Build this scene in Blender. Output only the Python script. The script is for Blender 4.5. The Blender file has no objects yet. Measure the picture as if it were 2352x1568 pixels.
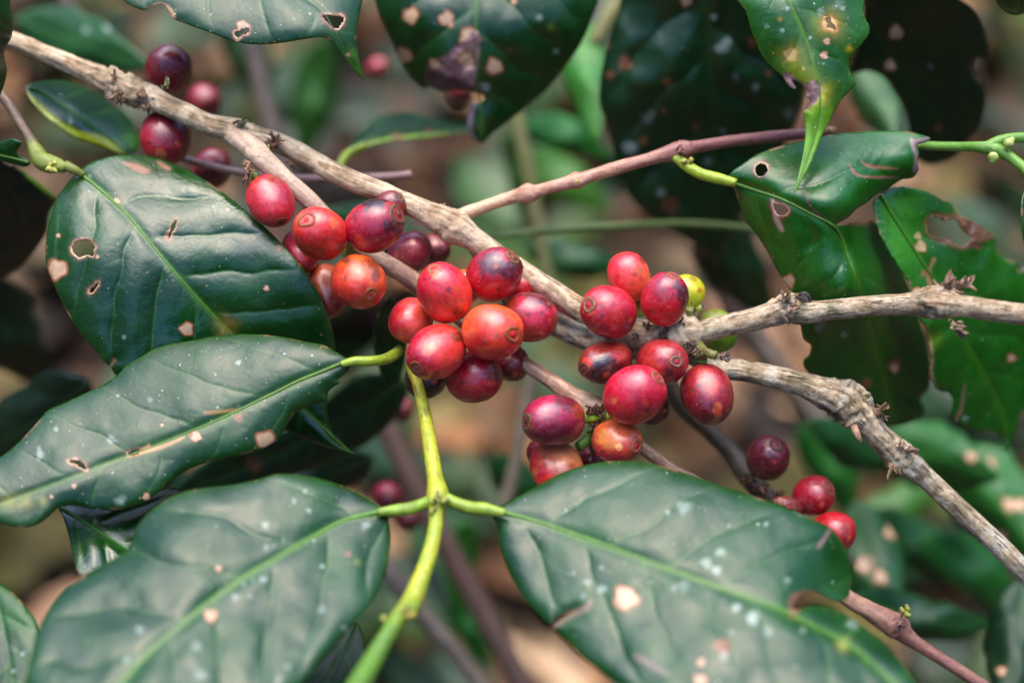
import bpy, math, random
import numpy as np
from mathutils import Vector
from mathutils.geometry import delaunay_2d_cdt

R = math.radians
scene = bpy.context.scene
COL = scene.collection
rng = np.random.default_rng(7)
random.seed(7)

# ------------------------------------------------------------------ camera
PITCH = R(40.0)
FOCUS = 360.0                                   # mm from lens to the sharp cherries
LENS, SENSOR = 50.0, 36.0
TARGET = np.array([0.0, 0.0, 0.55])             # the cherries hang about half a metre above the ground
AX_R = np.array([1.0, 0.0, 0.0])
AX_U = np.array([0.0, math.sin(PITCH), math.cos(PITCH)])
AX_B = np.array([0.0, -math.cos(PITCH), math.sin(PITCH)])
cam = bpy.data.cameras.new("camera")
cam.lens, cam.sensor_width, cam.sensor_fit = LENS, SENSOR, 'HORIZONTAL'
cam.clip_start, cam.clip_end = 0.005, 500.0
cam.dof.use_dof = True
cam.dof.focus_distance = (FOCUS - 3.0) / 1000.0
cam.dof.aperture_fstop = 4.1
cam.dof.aperture_blades = 0
cam_ob = bpy.data.objects.new("camera", cam)
COL.objects.link(cam_ob)
cam_ob.location = Vector(TARGET + AX_B * FOCUS / 1000.0)
cam_ob.rotation_euler = (math.pi / 2 - PITCH, 0.0, 0.0)
scene.camera = cam_ob

# ------------------------------------------------------------------ sky, sun, exposure
SUN_EL, SUN_AZ = R(80.0), R(-20.0)              # azimuth from +Y, clockwise seen from above
world = bpy.data.worlds.new("World")
scene.world = world
world.use_nodes = True
wn = world.node_tree
bg = wn.nodes["Background"]
sky = wn.nodes.new("ShaderNodeTexSky")
sky.sky_type = 'NISHITA'
sky.sun_disc = False
sky.sun_elevation, sky.sun_rotation = SUN_EL, SUN_AZ
sky.air_density, sky.dust_density, sky.ozone_density = 1.0, 4.0, 1.0
hs = wn.nodes.new("ShaderNodeHueSaturation")     # thin overcast: the blue is veiled
hs.inputs["Saturation"].default_value = 1.5
wn.links.new(sky.outputs[0], hs.inputs["Color"])
wn.links.new(hs.outputs[0], bg.inputs["Color"])
bg.inputs["Strength"].default_value = 0.15
sun = bpy.data.lights.new("sun", 'SUN')
sun.energy, sun.angle, sun.color = 1.4, R(76.0), (0.81, 0.92, 1.0)
sun_ob = bpy.data.objects.new("sun", sun)
COL.objects.link(sun_ob)
sd = Vector((math.sin(SUN_AZ) * math.cos(SUN_EL), math.cos(SUN_AZ) * math.cos(SUN_EL), math.sin(SUN_EL)))
sun_ob.rotation_euler = (-sd).to_track_quat('-Z', 'Y').to_euler()
sun_ob.location = sd * 5
vs = scene.view_settings
vs.view_transform, vs.look, vs.exposure, vs.gamma = 'Standard', 'None', 1.5, 1.0
scene.cycles.use_denoising = True
scene.cycles.max_bounces = 6

# ------------------------------------------------------------------ numeric helpers
VW, VH = 2352.0, 1568.0
PX = SENSOR / LENS * FOCUS / VW                  # mm per picture unit in the sharp plane

def place(x, y, w):
    """picture position + distance (mm towards the lens from the sharp plane) -> world metres"""
    x, y, w = np.asarray(x, float), np.asarray(y, float), np.asarray(w, float)
    k = (FOCUS - w) / FOCUS * PX / 1000.0
    u, v = (x - VW / 2) * k, (VH / 2 - y) * k
    return TARGET + u[..., None] * AX_R + v[..., None] * AX_U + (w / 1000.0)[..., None] * AX_B

def S(r, g, b):
    c = np.array([r, g, b], float) / 255.0
    return np.where(c <= 0.04045, c / 12.92, ((c + 0.055) / 1.055) ** 2.4)

def _hash(ix, iy, iz, seed):
    h = (ix.astype(np.int64) * 374761393 + iy.astype(np.int64) * 668265263 + iz.astype(np.int64) * 2147483647 + seed * 974634777) & 0xFFFFFFFF
    h = ((h ^ (h >> 13)) * 1274126177) & 0xFFFFFFFF
    h = ((h ^ (h >> 16)) * 2246822519) & 0xFFFFFFFF
    return ((h ^ (h >> 15)) & 0xFFFFFF) / float(0xFFFFFF)

def vnoise(p, seed=0):
    p = np.asarray(p, float)
    i = np.floor(p).astype(np.int64)
    f = p - i
    f = f * f * f * (f * (f * 6 - 15) + 10)
    out = 0
    for a in (0, 1):
        for b in (0, 1):
            for c in (0, 1):
                wgt = (f[:, 0] if a else 1 - f[:, 0]) * (f[:, 1] if b else 1 - f[:, 1]) * (f[:, 2] if c else 1 - f[:, 2])
                out = out + wgt * _hash(i[:, 0] + a, i[:, 1] + b, i[:, 2] + c, seed)
    return out * 2 - 1

def fbm(p, octaves=3, seed=0, gain=0.5):
    p = np.asarray(p, float)
    s, amp, tot = 0, 1.0, 0.0
    for o in range(octaves):
        s = s + amp * vnoise(p * (2.03 ** o) + 17.3 * o, seed + o)
        tot += amp
        amp *= gain
    return s / tot

def sstep(a, b, x):
    t = np.clip((x - a) / (b - a), 0, 1)
    return t * t * (3 - 2 * t)

def mix(c, d, t):
    return c * (1 - t[:, None]) + np.asarray(d) * t[:, None]

def curve(pts, step, closed=False):
    """Catmull-Rom through the rows of pts (x, y first), resampled every `step` picture units"""
    P = np.asarray(pts, float)
    n = len(P)
    if closed:
        Q = np.vstack([P[-1], P, P[0], P[1]])
        segs = n
    else:
        Q = np.vstack([2 * P[0] - P[1], P, 2 * P[-1] - P[-2]])
        segs = n - 1
    out = []
    for i in range(segs):
        p0, p1, p2, p3 = Q[i:i + 4]
        L = np.linalg.norm((p2 - p1)[:2])
        m = max(2, int(L / max(step * 0.4, 0.5)))
        t = np.linspace(0, 1, m, endpoint=False)[:, None]
        out.append(0.5 * (2 * p1 + (p2 - p0) * t + (2 * p0 - 5 * p1 + 4 * p2 - p3) * t ** 2 + (3 * p1 - p0 - 3 * p2 + p3) * t ** 3))
    out = np.vstack(out + ([P[0:1]] if closed else [P[-1:]]))
    d = np.r_[0, np.cumsum(np.linalg.norm(np.diff(out[:, :2], axis=0), axis=1))]
    k = max(3, int(round(d[-1] / step)))
    s = np.linspace(0, d[-1], k + 1)
    res = np.stack([np.interp(s, d, out[:, j]) for j in range(P.shape[1])], 1)
    return res[:-1] if closed else res

def inside(px, py, poly):
    r = np.zeros(len(px), bool)
    x0, y0 = poly[:, 0], poly[:, 1]
    x1, y1 = np.roll(x0, -1), np.roll(y0, -1)
    for a, b, c, d in zip(x0, y0, x1, y1):
        if b == d:
            continue
        hit = ((b > py) != (d > py)) & (px < (c - a) * (py - b) / (d - b) + a)
        r ^= hit
    return r

def seg_dist(px, py, poly, closed=True):
    """distance to a polyline, index of the nearest segment, parameter on it"""
    A = poly[:, :2]
    B = np.roll(A, -1, 0) if closed else A[1:]
    A = A if closed else A[:-1]
    best = np.full(len(px), 1e18)
    bi = np.zeros(len(px), int)
    bt = np.zeros(len(px))
    for i, (a, b) in enumerate(zip(A, B)):
        e = b - a
        L2 = max(e @ e, 1e-9)
        t = np.clip(((px - a[0]) * e[0] + (py - a[1]) * e[1]) / L2, 0, 1)
        d = (px - a[0] - t * e[0]) ** 2 + (py - a[1] - t * e[1]) ** 2
        m = d < best
        best[m], bi[m], bt[m] = d[m], i, t[m]
    return np.sqrt(best), bi, bt

def thin_plate(ctrl):
    C = np.asarray(ctrl, float)
    X = C[:, :2] / 300.0
    n = len(X)
    r = np.linalg.norm(X[:, None] - X[None], axis=2)
    K = np.where(r > 0, r * r * np.log(r + 1e-12), 0) + np.eye(n) * 0.01
    Pm = np.c_[np.ones(n), X]
    M = np.zeros((n + 3, n + 3))
    M[:n, :n], M[:n, n:], M[n:, :n] = K, Pm, Pm.T
    sol = np.linalg.lstsq(M, np.r_[C[:, 2], 0, 0, 0], rcond=None)[0]
    def f(x, y):
        Q = np.stack([x, y], 1) / 300.0
        r = np.linalg.norm(Q[:, None] - X[None], axis=2)
        U = np.where(r > 0, r * r * np.log(r + 1e-12), 0)
        return U @ sol[:n] + sol[n] + Q @ sol[n + 1:]
    return f

# ------------------------------------------------------------------ objects
def make(name, verts, faces, mat, col=None, parent=None, smooth=True):
    verts = np.asarray(verts, float)
    c = verts.mean(0)
    me = bpy.data.meshes.new(name)
    me.from_pydata((verts - c).tolist(), [], faces if isinstance(faces, list) else faces.tolist())
    me.polygons.foreach_set('use_smooth', [smooth] * len(me.polygons))
    if col is not None:
        a = me.color_attributes.new('Col', 'FLOAT_COLOR', 'POINT')
        a.data.foreach_set('color', np.c_[np.clip(col, 0, 1), np.ones(len(col))].astype(np.float32).ravel())
    me.materials.append(mat)
    me.update()
    ob = bpy.data.objects.new(name, me)
    COL.objects.link(ob)
    if parent is not None:
        ob.parent = parent
        ob.location = Vector(c) - parent.location
    else:
        ob.location = Vector(c)
    return ob

def tag(ob, label=None, cat=None, group=None, kind=None):
    if label: ob['label'] = label
    if cat: ob['category'] = cat
    if group: ob['group'] = group
    if kind: ob['kind'] = kind
    return ob

# ------------------------------------------------------------------ materials
def new_mat(name):
    m = bpy.data.materials.new(name)
    m.use_nodes = True
    nt = m.node_tree
    b = nt.nodes["Principled BSDF"]
    return m, nt, b

def N(nt, kind, **kw):
    n = nt.nodes.new(kind)
    for k, v in kw.items():
        if k in n.inputs: n.inputs[k].default_value = v
        else: setattr(n, k, v)
    return n

def ramp(nt, src, a, b, va=0.0, vb=1.0):
    m = nt.nodes.new("ShaderNodeMapRange")
    m.inputs["From Min"].default_value, m.inputs["From Max"].default_value = a, b
    m.inputs["To Min"].default_value, m.inputs["To Max"].default_value = va, vb
    nt.links.new(src, m.inputs["Value"])
    return m.outputs[0]

def mathn(nt, op, a, b):
    m = nt.nodes.new("ShaderNodeMath")
    m.operation = op
    for i, v in enumerate((a, b)):
        if isinstance(v, (int, float)): m.inputs[i].default_value = v
        else: nt.links.new(v, m.inputs[i])
    return m.outputs[0]

def mixc(nt, fac, a, b):
    m = nt.nodes.new("ShaderNodeMix")
    m.data_type = 'RGBA'
    nt.links.new(fac, m.inputs[0]) if not isinstance(fac, (int, float)) else setattr(m.inputs[0], 'default_value', fac)
    for i, v in ((6, a), (7, b)):
        if isinstance(v, tuple): m.inputs[i].default_value = v
        else: nt.links.new(v, m.inputs[i])
    return m.outputs[2]

def specks(nt, vec, scale, size, keep, jitter=1.0):
    """little round marks: mask 0..1"""
    v = N(nt, "ShaderNodeTexVoronoi", Scale=scale)
    v.feature = 'F1'
    nt.links.new(vec, v.inputs["Vector"])
    sep = nt.nodes.new("ShaderNodeSeparateColor")
    nt.links.new(v.outputs["Color"], sep.inputs[0])
    rad = ramp(nt, sep.outputs[1], 0, 1, size * 0.35, size)
    d = mathn(nt, 'SUBTRACT', rad, v.outputs["Distance"])
    on = mathn(nt, 'LESS_THAN', sep.outputs[0], keep)
    return mathn(nt, 'MULTIPLY', ramp(nt, d, 0, size * 0.3), on)

def leaf_material(name, rough, trans, speck, dark_dots=0.3, bump=0.12, wet=0.0, spec=0.72):
    m, nt, b = new_mat(name)
    tc = nt.nodes.new("ShaderNodeTexCoord")
    vec = tc.outputs["Object"]
    at = N(nt, "ShaderNodeAttribute", attribute_name='Col')
    n1 = N(nt, "ShaderNodeTexNoise", Scale=90.0, Detail=4.0); nt.links.new(vec, n1.inputs["Vector"])
    n2 = N(nt, "ShaderNodeTexNoise", Scale=700.0, Detail=3.0); nt.links.new(vec, n2.inputs["Vector"])
    v = mathn(nt, 'MULTIPLY', ramp(nt, n1.outputs[0], 0.3, 0.7, 0.8, 1.2), ramp(nt, n2.outputs[0], 0.3, 0.7, 0.88, 1.12))
    hsv = nt.nodes.new("ShaderNodeHueSaturation")
    nt.links.new(v, hsv.inputs["Value"]); nt.links.new(at.outputs["Color"], hsv.inputs["Color"])
    c = hsv.outputs[0]
    if speck > 0:
        s1 = specks(nt, vec, 300.0, 0.10, speck * .6)
        s2 = specks(nt, vec, 620.0, 0.14, speck)
        s3 = specks(nt, vec, 420.0, 0.13, speck * 0.9)
        c = mixc(nt, s1, c, (0.55, 0.56, 0.48, 1))
        c = mixc(nt, mathn(nt, 'MULTIPLY', s2, 0.7), c, (0.42, 0.43, 0.3, 1))
        c = mixc(nt, mathn(nt, 'MULTIPLY', s3, 0.8), c, (0.33, 0.2, 0.06, 1))
    if dark_dots > 0:
        s4 = specks(nt, vec, 700.0, 0.16, dark_dots)
        c = mixc(nt, mathn(nt, 'MULTIPLY', s4, 0.8), c, (0.012, 0.012, 0.012, 1))
    nt.links.new(c, b.inputs["Base Color"])
    rr = ramp(nt, n1.outputs[0], 0.3, 0.7, rough - 0.07, rough + 0.09)
    if wet > 0:
        n3 = N(nt, "ShaderNodeTexNoise", Scale=38.0, Detail=2.0); nt.links.new(vec, n3.inputs["Vector"])
        rr = mathn(nt, 'SUBTRACT', rr, ramp(nt, n3.outputs[0], 0.55, 0.68, 0.0, wet))
    nt.links.new(rr, b.inputs["Roughness"])
    b.inputs["Specular IOR Level"].default_value = spec
    bp = N(nt, "ShaderNodeBump", Strength=bump, Distance=0.0006)
    wv = nt.nodes.new("ShaderNodeVectorMath"); wv.operation = 'MULTIPLY_ADD'
    nt.links.new(n2.outputs["Color"], wv.inputs[0]); wv.inputs[1].default_value = (0.0016, 0.0016, 0.0016); nt.links.new(vec, wv.inputs[2])
    vo = N(nt, "ShaderNodeTexVoronoi", Scale=330.0); vo.feature = 'DISTANCE_TO_EDGE'
    nt.links.new(wv.outputs[0], vo.inputs["Vector"])
    net = ramp(nt, vo.outputs["Distance"], 0.0, 0.16)
    h = mathn(nt, 'ADD', mathn(nt, 'MULTIPLY', n1.outputs[0], 2.0), mathn(nt, 'MULTIPLY', n2.outputs[0], 0.45))
    h = mathn(nt, 'ADD', h, mathn(nt, 'MULTIPLY', net, 0.2))
    nt.links.new(h, bp.inputs["Height"]); nt.links.new(bp.outputs[0], b.inputs["Normal"])
    tr = nt.nodes.new("ShaderNodeBsdfTranslucent")
    g = nt.nodes.new("ShaderNodeMix"); g.data_type = 'RGBA'; g.blend_type = 'MULTIPLY'
    g.inputs[0].default_value = 1.0
    nt.links.new(c, g.inputs[6]); g.inputs[7].default_value = (2.4, 2.2, 0.7, 1)
    nt.links.new(g.outputs[2], tr.inputs["Color"])
    mx = nt.nodes.new("ShaderNodeMixShader"); mx.inputs[0].default_value = trans
    nt.links.new(b.outputs[0], mx.inputs[1]); nt.links.new(tr.outputs[0], mx.inputs[2])
    nt.links.new(mx.outputs[0], nt.nodes["Material Output"].inputs["Surface"])
    return m

M_LEAF = leaf_material("coffee_leaf", 0.33, 0.15, 0.34, spec=0.6)
M_LEAF_DUSTY = leaf_material("coffee_leaf_dusty", 0.37, 0.13, 0.75, 0.7, spec=0.62)
M_LEAF_WET = leaf_material("coffee_leaf_wet", 0.33, 0.12, 0.3, 0.4, 0.2, 0.22)
M_LEAF_DARK = leaf_material("coffee_leaf_shaded", 0.42, 0.06, 0.08, 0.1, spec=0.55)
M_LEAF_FAR = leaf_material("coffee_leaf_far", 0.45, 0.12, 0.0, 0.0, spec=0.5)

def cherry_material():
    m, nt, b = new_mat("coffee_cherry_skin")
    tc = nt.nodes.new("ShaderNodeTexCoord"); vec = tc.outputs["Object"]
    at = N(nt, "ShaderNodeAttribute", attribute_name='Col')
    oi = nt.nodes.new("ShaderNodeObjectInfo")
    off = nt.nodes.new("ShaderNodeVectorMath"); off.operation = 'ADD'
    nt.links.new(vec, off.inputs[0]); nt.links.new(oi.outputs["Location"], off.inputs[1])
    vec = off.outputs[0]
    n1 = N(nt, "ShaderNodeTexNoise", Scale=260.0, Detail=5.0); nt.links.new(vec, n1.inputs["Vector"])
    n2 = N(nt, "ShaderNodeTexNoise", Scale=2200.0, Detail=2.0); nt.links.new(vec, n2.inputs["Vector"])
    hsv = nt.nodes.new("ShaderNodeHueSaturation")
    nt.links.new(ramp(nt, n1.outputs[0], 0.3, 0.7, 0.78, 1.22), hsv.inputs["Value"])
    nt.links.new(at.outputs["Color"], hsv.inputs["Color"])
    c = hsv.outputs[0]
    s1 = specks(nt, vec, 700.0, 0.12, 0.3)
    s2 = specks(nt, vec, 1200.0, 0.2, 0.35)
    s3 = specks(nt, vec, 330.0, 0.24, 0.12)
    c = mixc(nt, mathn(nt, 'MULTIPLY', s3, 0.6), c, (0.42, 0.13, 0.025, 1))
    c = mixc(nt, mathn(nt, 'MULTIPLY', s1, 0.85), c, (0.72, 0.55, 0.5, 1))
    c = mixc(nt, mathn(nt, 'MULTIPLY', s2, 0.55), c, (0.6, 0.4, 0.36, 1))
    n4 = N(nt, "ShaderNodeTexNoise", Scale=900.0, Detail=6.0, Roughness=0.75); nt.links.new(vec, n4.inputs["Vector"])
    c = mixc(nt, ramp(nt, n4.outputs[0], 0.5, 0.78, 0.0, 0.15), c, (0.55, 0.36, 0.33, 1))      # dusty bloom
    c = mixc(nt, ramp(nt, n4.outputs[0], 0.44, 0.28, 0.0, 0.3), c, (0.05, 0.008, 0.012, 1))
    nt.links.new(c, b.inputs["Base Color"])
    nt.links.new(ramp(nt, n4.outputs[0], 0.35, 0.7, 0.24, 0.46), b.inputs["Roughness"])
    b.inputs["Specular IOR Level"].default_value = 0.9
    b.inputs["Subsurface Weight"].default_value = 0.12
    b.inputs["Subsurface Radius"].default_value = (1.0, 0.25, 0.12)
    b.inputs["Subsurface Scale"].default_value = 0.0015
    bp = N(nt, "ShaderNodeBump", Strength=0.22, Distance=0.0004)
    nt.links.new(mathn(nt, 'ADD', n1.outputs[0], mathn(nt, 'MULTIPLY', n2.outputs[0], 0.25)), bp.inputs["Height"])
    nt.links.new(bp.outputs[0], b.inputs["Normal"])
    return m

def bark_material(name, rough, scale, lo, hi, bump, grain=0.5, speck=0.3, spec=0.3):
    m, nt, b = new_mat(name)
    tc = nt.nodes.new("ShaderNodeTexCoord"); vec = tc.outputs["Object"]
    at = N(nt, "ShaderNodeAttribute", attribute_name='Col')
    n1 = N(nt, "ShaderNodeTexNoise", Scale=scale, Detail=6.0, Roughness=0.65); nt.links.new(vec, n1.inputs["Vector"])
    hsv = nt.nodes.new("ShaderNodeHueSaturation")
    nt.links.new(ramp(nt, n1.outputs[0], 0.3, 0.7, lo, hi), hsv.inputs["Value"])
    nt.links.new(at.outputs["Color"], hsv.inputs["Color"])
    c = hsv.outputs[0]
    if speck > 0:
        s = specks(nt, vec, 1100.0, 0.28, speck)
        c = mixc(nt, mathn(nt, 'MULTIPLY', s, 0.75), c, (0.03, 0.022, 0.018, 1))
    h = n1.outputs[0]
    if grain > 0:
        ga = N(nt, "ShaderNodeAttribute", attribute_name='Grain')
        n2 = N(nt, "ShaderNodeTexNoise", Scale=1.0, Detail=6.0, Roughness=0.7); nt.links.new(ga.outputs["Vector"], n2.inputs["Vector"])
        crack = ramp(nt, n2.outputs[0], 0.31, 0.43)
        dk = mixc(nt, 0.66, c, (0.02, 0.014, 0.009, 1))
        c = mixc(nt, mathn(nt, 'MULTIPLY', mathn(nt, 'SUBTRACT', 1.0, crack), grain), c, dk)
        lt = ramp(nt, n2.outputs[0], 0.55, 0.72)
        c = mixc(nt, mathn(nt, 'MULTIPLY', lt, 0.35 * grain), c, (0.62, 0.54, 0.43, 1))
        h = mathn(nt, 'ADD', h, mathn(nt, 'MULTIPLY', crack, 1.6 * grain))
    nt.links.new(c, b.inputs["Base Color"])
    b.inputs["Roughness"].default_value = rough
    b.inputs["Specular IOR Level"].default_value = spec
    bp = N(nt, "ShaderNodeBump", Strength=bump, Distance=0.0007)
    nt.links.new(h, bp.inputs["Height"]); nt.links.new(bp.outputs[0], b.inputs["Normal"])
    return m

M_CHERRY = cherry_material()
M_CALYX = bark_material("cherry_calyx", 0.5, 1500.0, 0.6, 1.3, 0.5, grain=0, speck=0.15, spec=0.4)
M_BARK = bark_material("grey_bark", 0.8, 700.0, 0.6, 1.3, 0.9, grain=1.0, speck=0.25)
M_BARK_SMOOTH = bark_material("smoother_tan_bark", 0.75, 700.0, 0.7, 1.25, 0.7, grain=0.5, speck=0.25)
M_TWIG = bark_material("smooth_twig_bark", 0.48, 900.0, 0.75, 1.25, 0.35, grain=0.4, speck=0.22, spec=0.55)
M_GREEN = bark_material("green_stem", 0.42, 600.0, 0.72, 1.22, 0.3, grain=0.22, speck=0.12, spec=0.5)
M_DRY = bark_material("dry_husk", 0.75, 1400.0, 0.5, 1.4, 0.8, grain=0, speck=0.2)
M_LITTER = bark_material("dead_leaf", 0.7, 60.0, 0.6, 1.4, 0.3, grain=0, speck=0.0)

# ------------------------------------------------------------------ builders
def tube(name, pts, mat, c1, c2, parent=None, step=4.0, ring=22, lump=0.05, streak=0.05, mottle=0.6, seed=0, freq=1.0, extra=None, rough=()):
    """pts rows: x, y, w, radius (picture units). One continuous, slightly irregular stem."""
    Q = curve(pts, step)
    P = place(Q[:, 0], Q[:, 1], Q[:, 2]) * 1000.0
    rad = Q[:, 3] * PX * (FOCUS - Q[:, 2]) / FOCUS
    n = len(P)
    T = np.gradient(P, axis=0)
    T /= np.linalg.norm(T, axis=1)[:, None] + 1e-12
    up = np.cross(T[0], AX_B); up /= np.linalg.norm(up) + 1e-12
    ths = np.linspace(0, 2 * np.pi, ring, endpoint=False)
    V = np.zeros((n, ring, 3))
    arc = np.r_[0, np.cumsum(np.linalg.norm(np.diff(P, axis=0), axis=1))]
    rm = rad.mean()
    cth, sth = np.cos(ths), np.sin(ths)
    A, Th = np.meshgrid(arc, ths, indexing='ij')
    q = np.stack([np.cos(Th), np.sin(Th), A / rm * 0.45], -1).reshape(-1, 3)
    lum = fbm(q * 1.3 * freq, 3, seed + 5)
    qs = np.stack([np.cos(Th) * 4.5, np.sin(Th) * 4.5, A / rm * 0.35], -1).reshape(-1, 3)
    stk = fbm(qs * freq, 3, seed + 11)
    disp = (1 + lump * lum * 2 + streak * stk * 2).reshape(n, ring)
    for (rx, ry, rr_, ra) in rough:                   # old leaf and fruit scars: swollen, broken bark
        near = np.exp(-(((Q[:, 0] - rx) ** 2 + (Q[:, 1] - ry) ** 2) / rr_ ** 2))[:, None]
        qr = np.stack([np.cos(Th) * 2.2, np.sin(Th) * 2.2, A / rm * 1.6], -1).reshape(-1, 3) + rx
        nb = fbm(qr, 4, seed + 71, 0.6).reshape(n, ring)
        disp = disp + near * ra * (0.35 + 1.6 * nb)
    for i in range(n):
        up = up - T[i] * (up @ T[i]); up /= np.linalg.norm(up) + 1e-12
        side = np.cross(T[i], up)
        V[i] = P[i] + (up[None] * cth[:, None] + side[None] * sth[:, None]) * (rad[i] * disp[i])[:, None]
    verts = np.vstack([V.reshape(-1, 3), P[0] - T[0] * rad[0] * 0.3, P[-1] + T[-1] * rad[-1] * 0.3]) / 1000.0
    faces = []
    for i in range(n - 1):
        for j in range(ring):
            k = (j + 1) % ring
            faces.append((i * ring + j, i * ring + k, (i + 1) * ring + k, (i + 1) * ring + j))
    a, b = n * ring, n * ring + 1
    for j in range(ring):
        k = (j + 1) % ring
        faces.append((k, j, a)); faces.append(((n - 1) * ring + j, (n - 1) * ring + k, b))
    t = sstep(-0.35, 0.35, lum * 0.6 + stk * 0.8) * mottle
    col = mix(np.tile(c1, (n * ring, 1)), c2, t)
    if extra is not None:
        col = extra(col, A.ravel() / arc[-1], lum, stk, np.repeat(Q[:, :2], ring, 0))
    col = np.vstack([col, c2, c2])
    ob = make(name, verts, faces, mat, col, parent)
    g = np.stack([np.cos(Th) * 4.6, np.sin(Th) * 4.6, A / rm * 0.6], -1).reshape(-1, 3) + seed * 5.7
    at = ob.data.attributes.new('Grain', 'FLOAT_VECTOR', 'POINT')
    at.data.foreach_set('vector', np.vstack([g, g[:1], g[-1:]]).astype(np.float32).ravel())
    return ob

ALB = np.array([0.225, 0.37, 0.115])                                       # leaf greens below are written as they look; this brings them to real reflectance

def leaf(name, label, outline, midrib, depth, mat=None, base=(38, 92, 40), base2=(52, 112, 42), veinc=(96, 140, 60), ribc=(140, 170, 62),
         holes=(), spots=(), dens=5.0, spacing=78.0, quilt=0.8, curl=1.2, wave=0.0, undul=0.7, rib=5.0, petiole=None, petc=(130, 150, 40), seed=0,
         group='coffee leaves around the cherries', cat='leaf', jag=0.0, slant=0.75, edge=(90, 130, 50), dry=0.25):
    O = curve(outline, dens, True)
    if jag:
        O = O + np.random.default_rng(seed).normal(0, jag, O.shape)
    H = []
    for h in holes:
        h = np.asarray(h, float)
        hc = curve(h, 3.5, True)
        hc = hc + np.random.default_rng(seed + 3).normal(0, 1.1, hc.shape)
        H.append(hc)
    x0, y0 = O.min(0); x1, y1 = O.max(0)
    gx, gy = np.meshgrid(np.arange(x0, x1, dens), np.arange(y0, y1, dens * 0.87))
    gx = gx + (np.arange(gx.shape[0]) % 2)[:, None] * dens * 0.5
    r = np.random.default_rng(seed + 1)
    gx = (gx + r.uniform(-.15, .15, gx.shape) * dens).ravel(); gy = (gy + r.uniform(-.15, .15, gy.shape) * dens).ravel()
    ok = inside(gx, gy, O)
    gx, gy = gx[ok], gy[ok]
    d, _, _ = seg_dist(gx, gy, O)
    ok = d > dens * 0.45
    for h in H:
        dh, _, _ = seg_dist(gx, gy, h)
        ok &= dh > 2.0
    gx, gy = gx[ok], gy[ok]
    add = []
    for s in spots:                                  # rings of points so that small marks keep a clean outline
        if s[3] in ('tan', 'white', 'rust') and s[2] < 40:
            for k in (0.45, 0.66, 0.78, 0.88, 0.98, 1.1, 1.22):
                m = max(10, int(2 * math.pi * s[2] * k / 2.0))
                a = np.linspace(0, 2 * np.pi, m, endpoint=False) + k
                add.append(np.stack([s[0] + s[2] * k * np.cos(a), s[1] + s[2] * k * np.sin(a)], 1))
    G = np.stack([gx, gy], 1)
    if add:
        e = np.vstack(add)
        e = e[inside(e[:, 0], e[:, 1], O)]
        if len(e):
            de, _, _ = seg_dist(e[:, 0], e[:, 1], O)
            G = np.vstack([G, e[de > 1.5]])
    allp = [O] + H + [G]
    P = np.vstack(allp)
    edges, o = [], 0
    for l in [O] + H:
        m = len(l)
        edges += [(o + i, o + (i + 1) % m) for i in range(m)]
        o += m
    res = delaunay_2d_cdt([Vector((p[0], p[1])) for p in P], edges, [], 0, 1e-4, False)
    XY = np.array([[v.x, v.y] for v in res[0]])
    tri = np.array([f for f in res[2] if len(f) == 3])
    c = XY[tri].mean(1)
    ok = inside(c[:, 0], c[:, 1], O)
    for h in H:
        ok &= ~inside(c[:, 0], c[:, 1], h)
    tri = tri[ok]
    used = np.unique(tri)
    re = -np.ones(len(XY), int); re[used] = np.arange(len(used))
    XY, tri = XY[used], re[tri]
    a = XY[tri]
    area = (a[:, 1, 0] - a[:, 0, 0]) * -(a[:, 2, 1] - a[:, 0, 1]) + (a[:, 1, 1] - a[:, 0, 1]) * (a[:, 2, 0] - a[:, 0, 0])
    tri = tri[np.abs(area) > 1e-3]; area = area[np.abs(area) > 1e-3]
    tri[area < 0] = tri[area < 0][:, ::-1]
    x, y = XY[:, 0], XY[:, 1]
    # leaf coordinates
    Mr = curve(midrib, 8.0)
    dm, mi, mt = seg_dist(x, y, Mr, False)
    A, B = Mr[mi, :2], Mr[np.minimum(mi + 1, len(Mr) - 1), :2]
    e = B - A
    side = np.sign(e[:, 0] * (y - A[:, 1]) - e[:, 1] * (x - A[:, 0]))
    marc = np.r_[0, np.cumsum(np.linalg.norm(np.diff(Mr[:, :2], axis=0), axis=1))]
    s = marc[mi] + mt * np.linalg.norm(e, axis=1)
    db, _, _ = seg_dist(x, y, O)
    q = s - slant * dm - 0.0007 * dm * dm + (side > 0) * spacing * 0.45
    nz = np.stack([x / 170.0, y / 170.0, np.full_like(x, seed * 3.1)], 1)
    low = fbm(nz, 3, seed)
    fine = fbm(nz * 6.0, 3, seed + 40)
    ph = q / spacing + 0.18 * fbm(nz * 1.7, 2, seed + 9)
    fr = np.abs(ph - np.round(ph))                   # 0 on a side vein, 0.5 between
    reach = sstep(0, 40, dm) * sstep(0, 55, db)
    zf = thin_plate(depth)
    wd = zf(x, y)
    wd = wd + quilt * (np.sin(np.pi * np.minimum(fr, 0.5)) ** 0.8 - 0.5) * reach
    wd = wd - 0.11 * np.exp(-(fr * spacing / 4.5) ** 2) * reach + 0.06 * fbm(nz * 8.0, 2, seed + 5) * sstep(0, 20, dm)
    wd = wd + undul * low * 2 * sstep(0, 60, dm)
    wd = wd - 0.5 * np.exp(-(dm / (rib * 2.2)) ** 2) - curl * np.exp(-db / 16.0)
    if wave:
        Oarc = np.arctan2(y - y.mean(), x - x.mean())
        wd = wd + wave * np.sin(Oarc * 9 + 2.5 * low) * np.exp(-db / 45.0)
    # colours that belong to the leaf
    base, base2 = S(*base) * ALB, S(*base2) * ALB
    col = mix(np.tile(base, (len(x), 1)), base2, sstep(-0.5, 0.6, low + 0.35 * fine))
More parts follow.
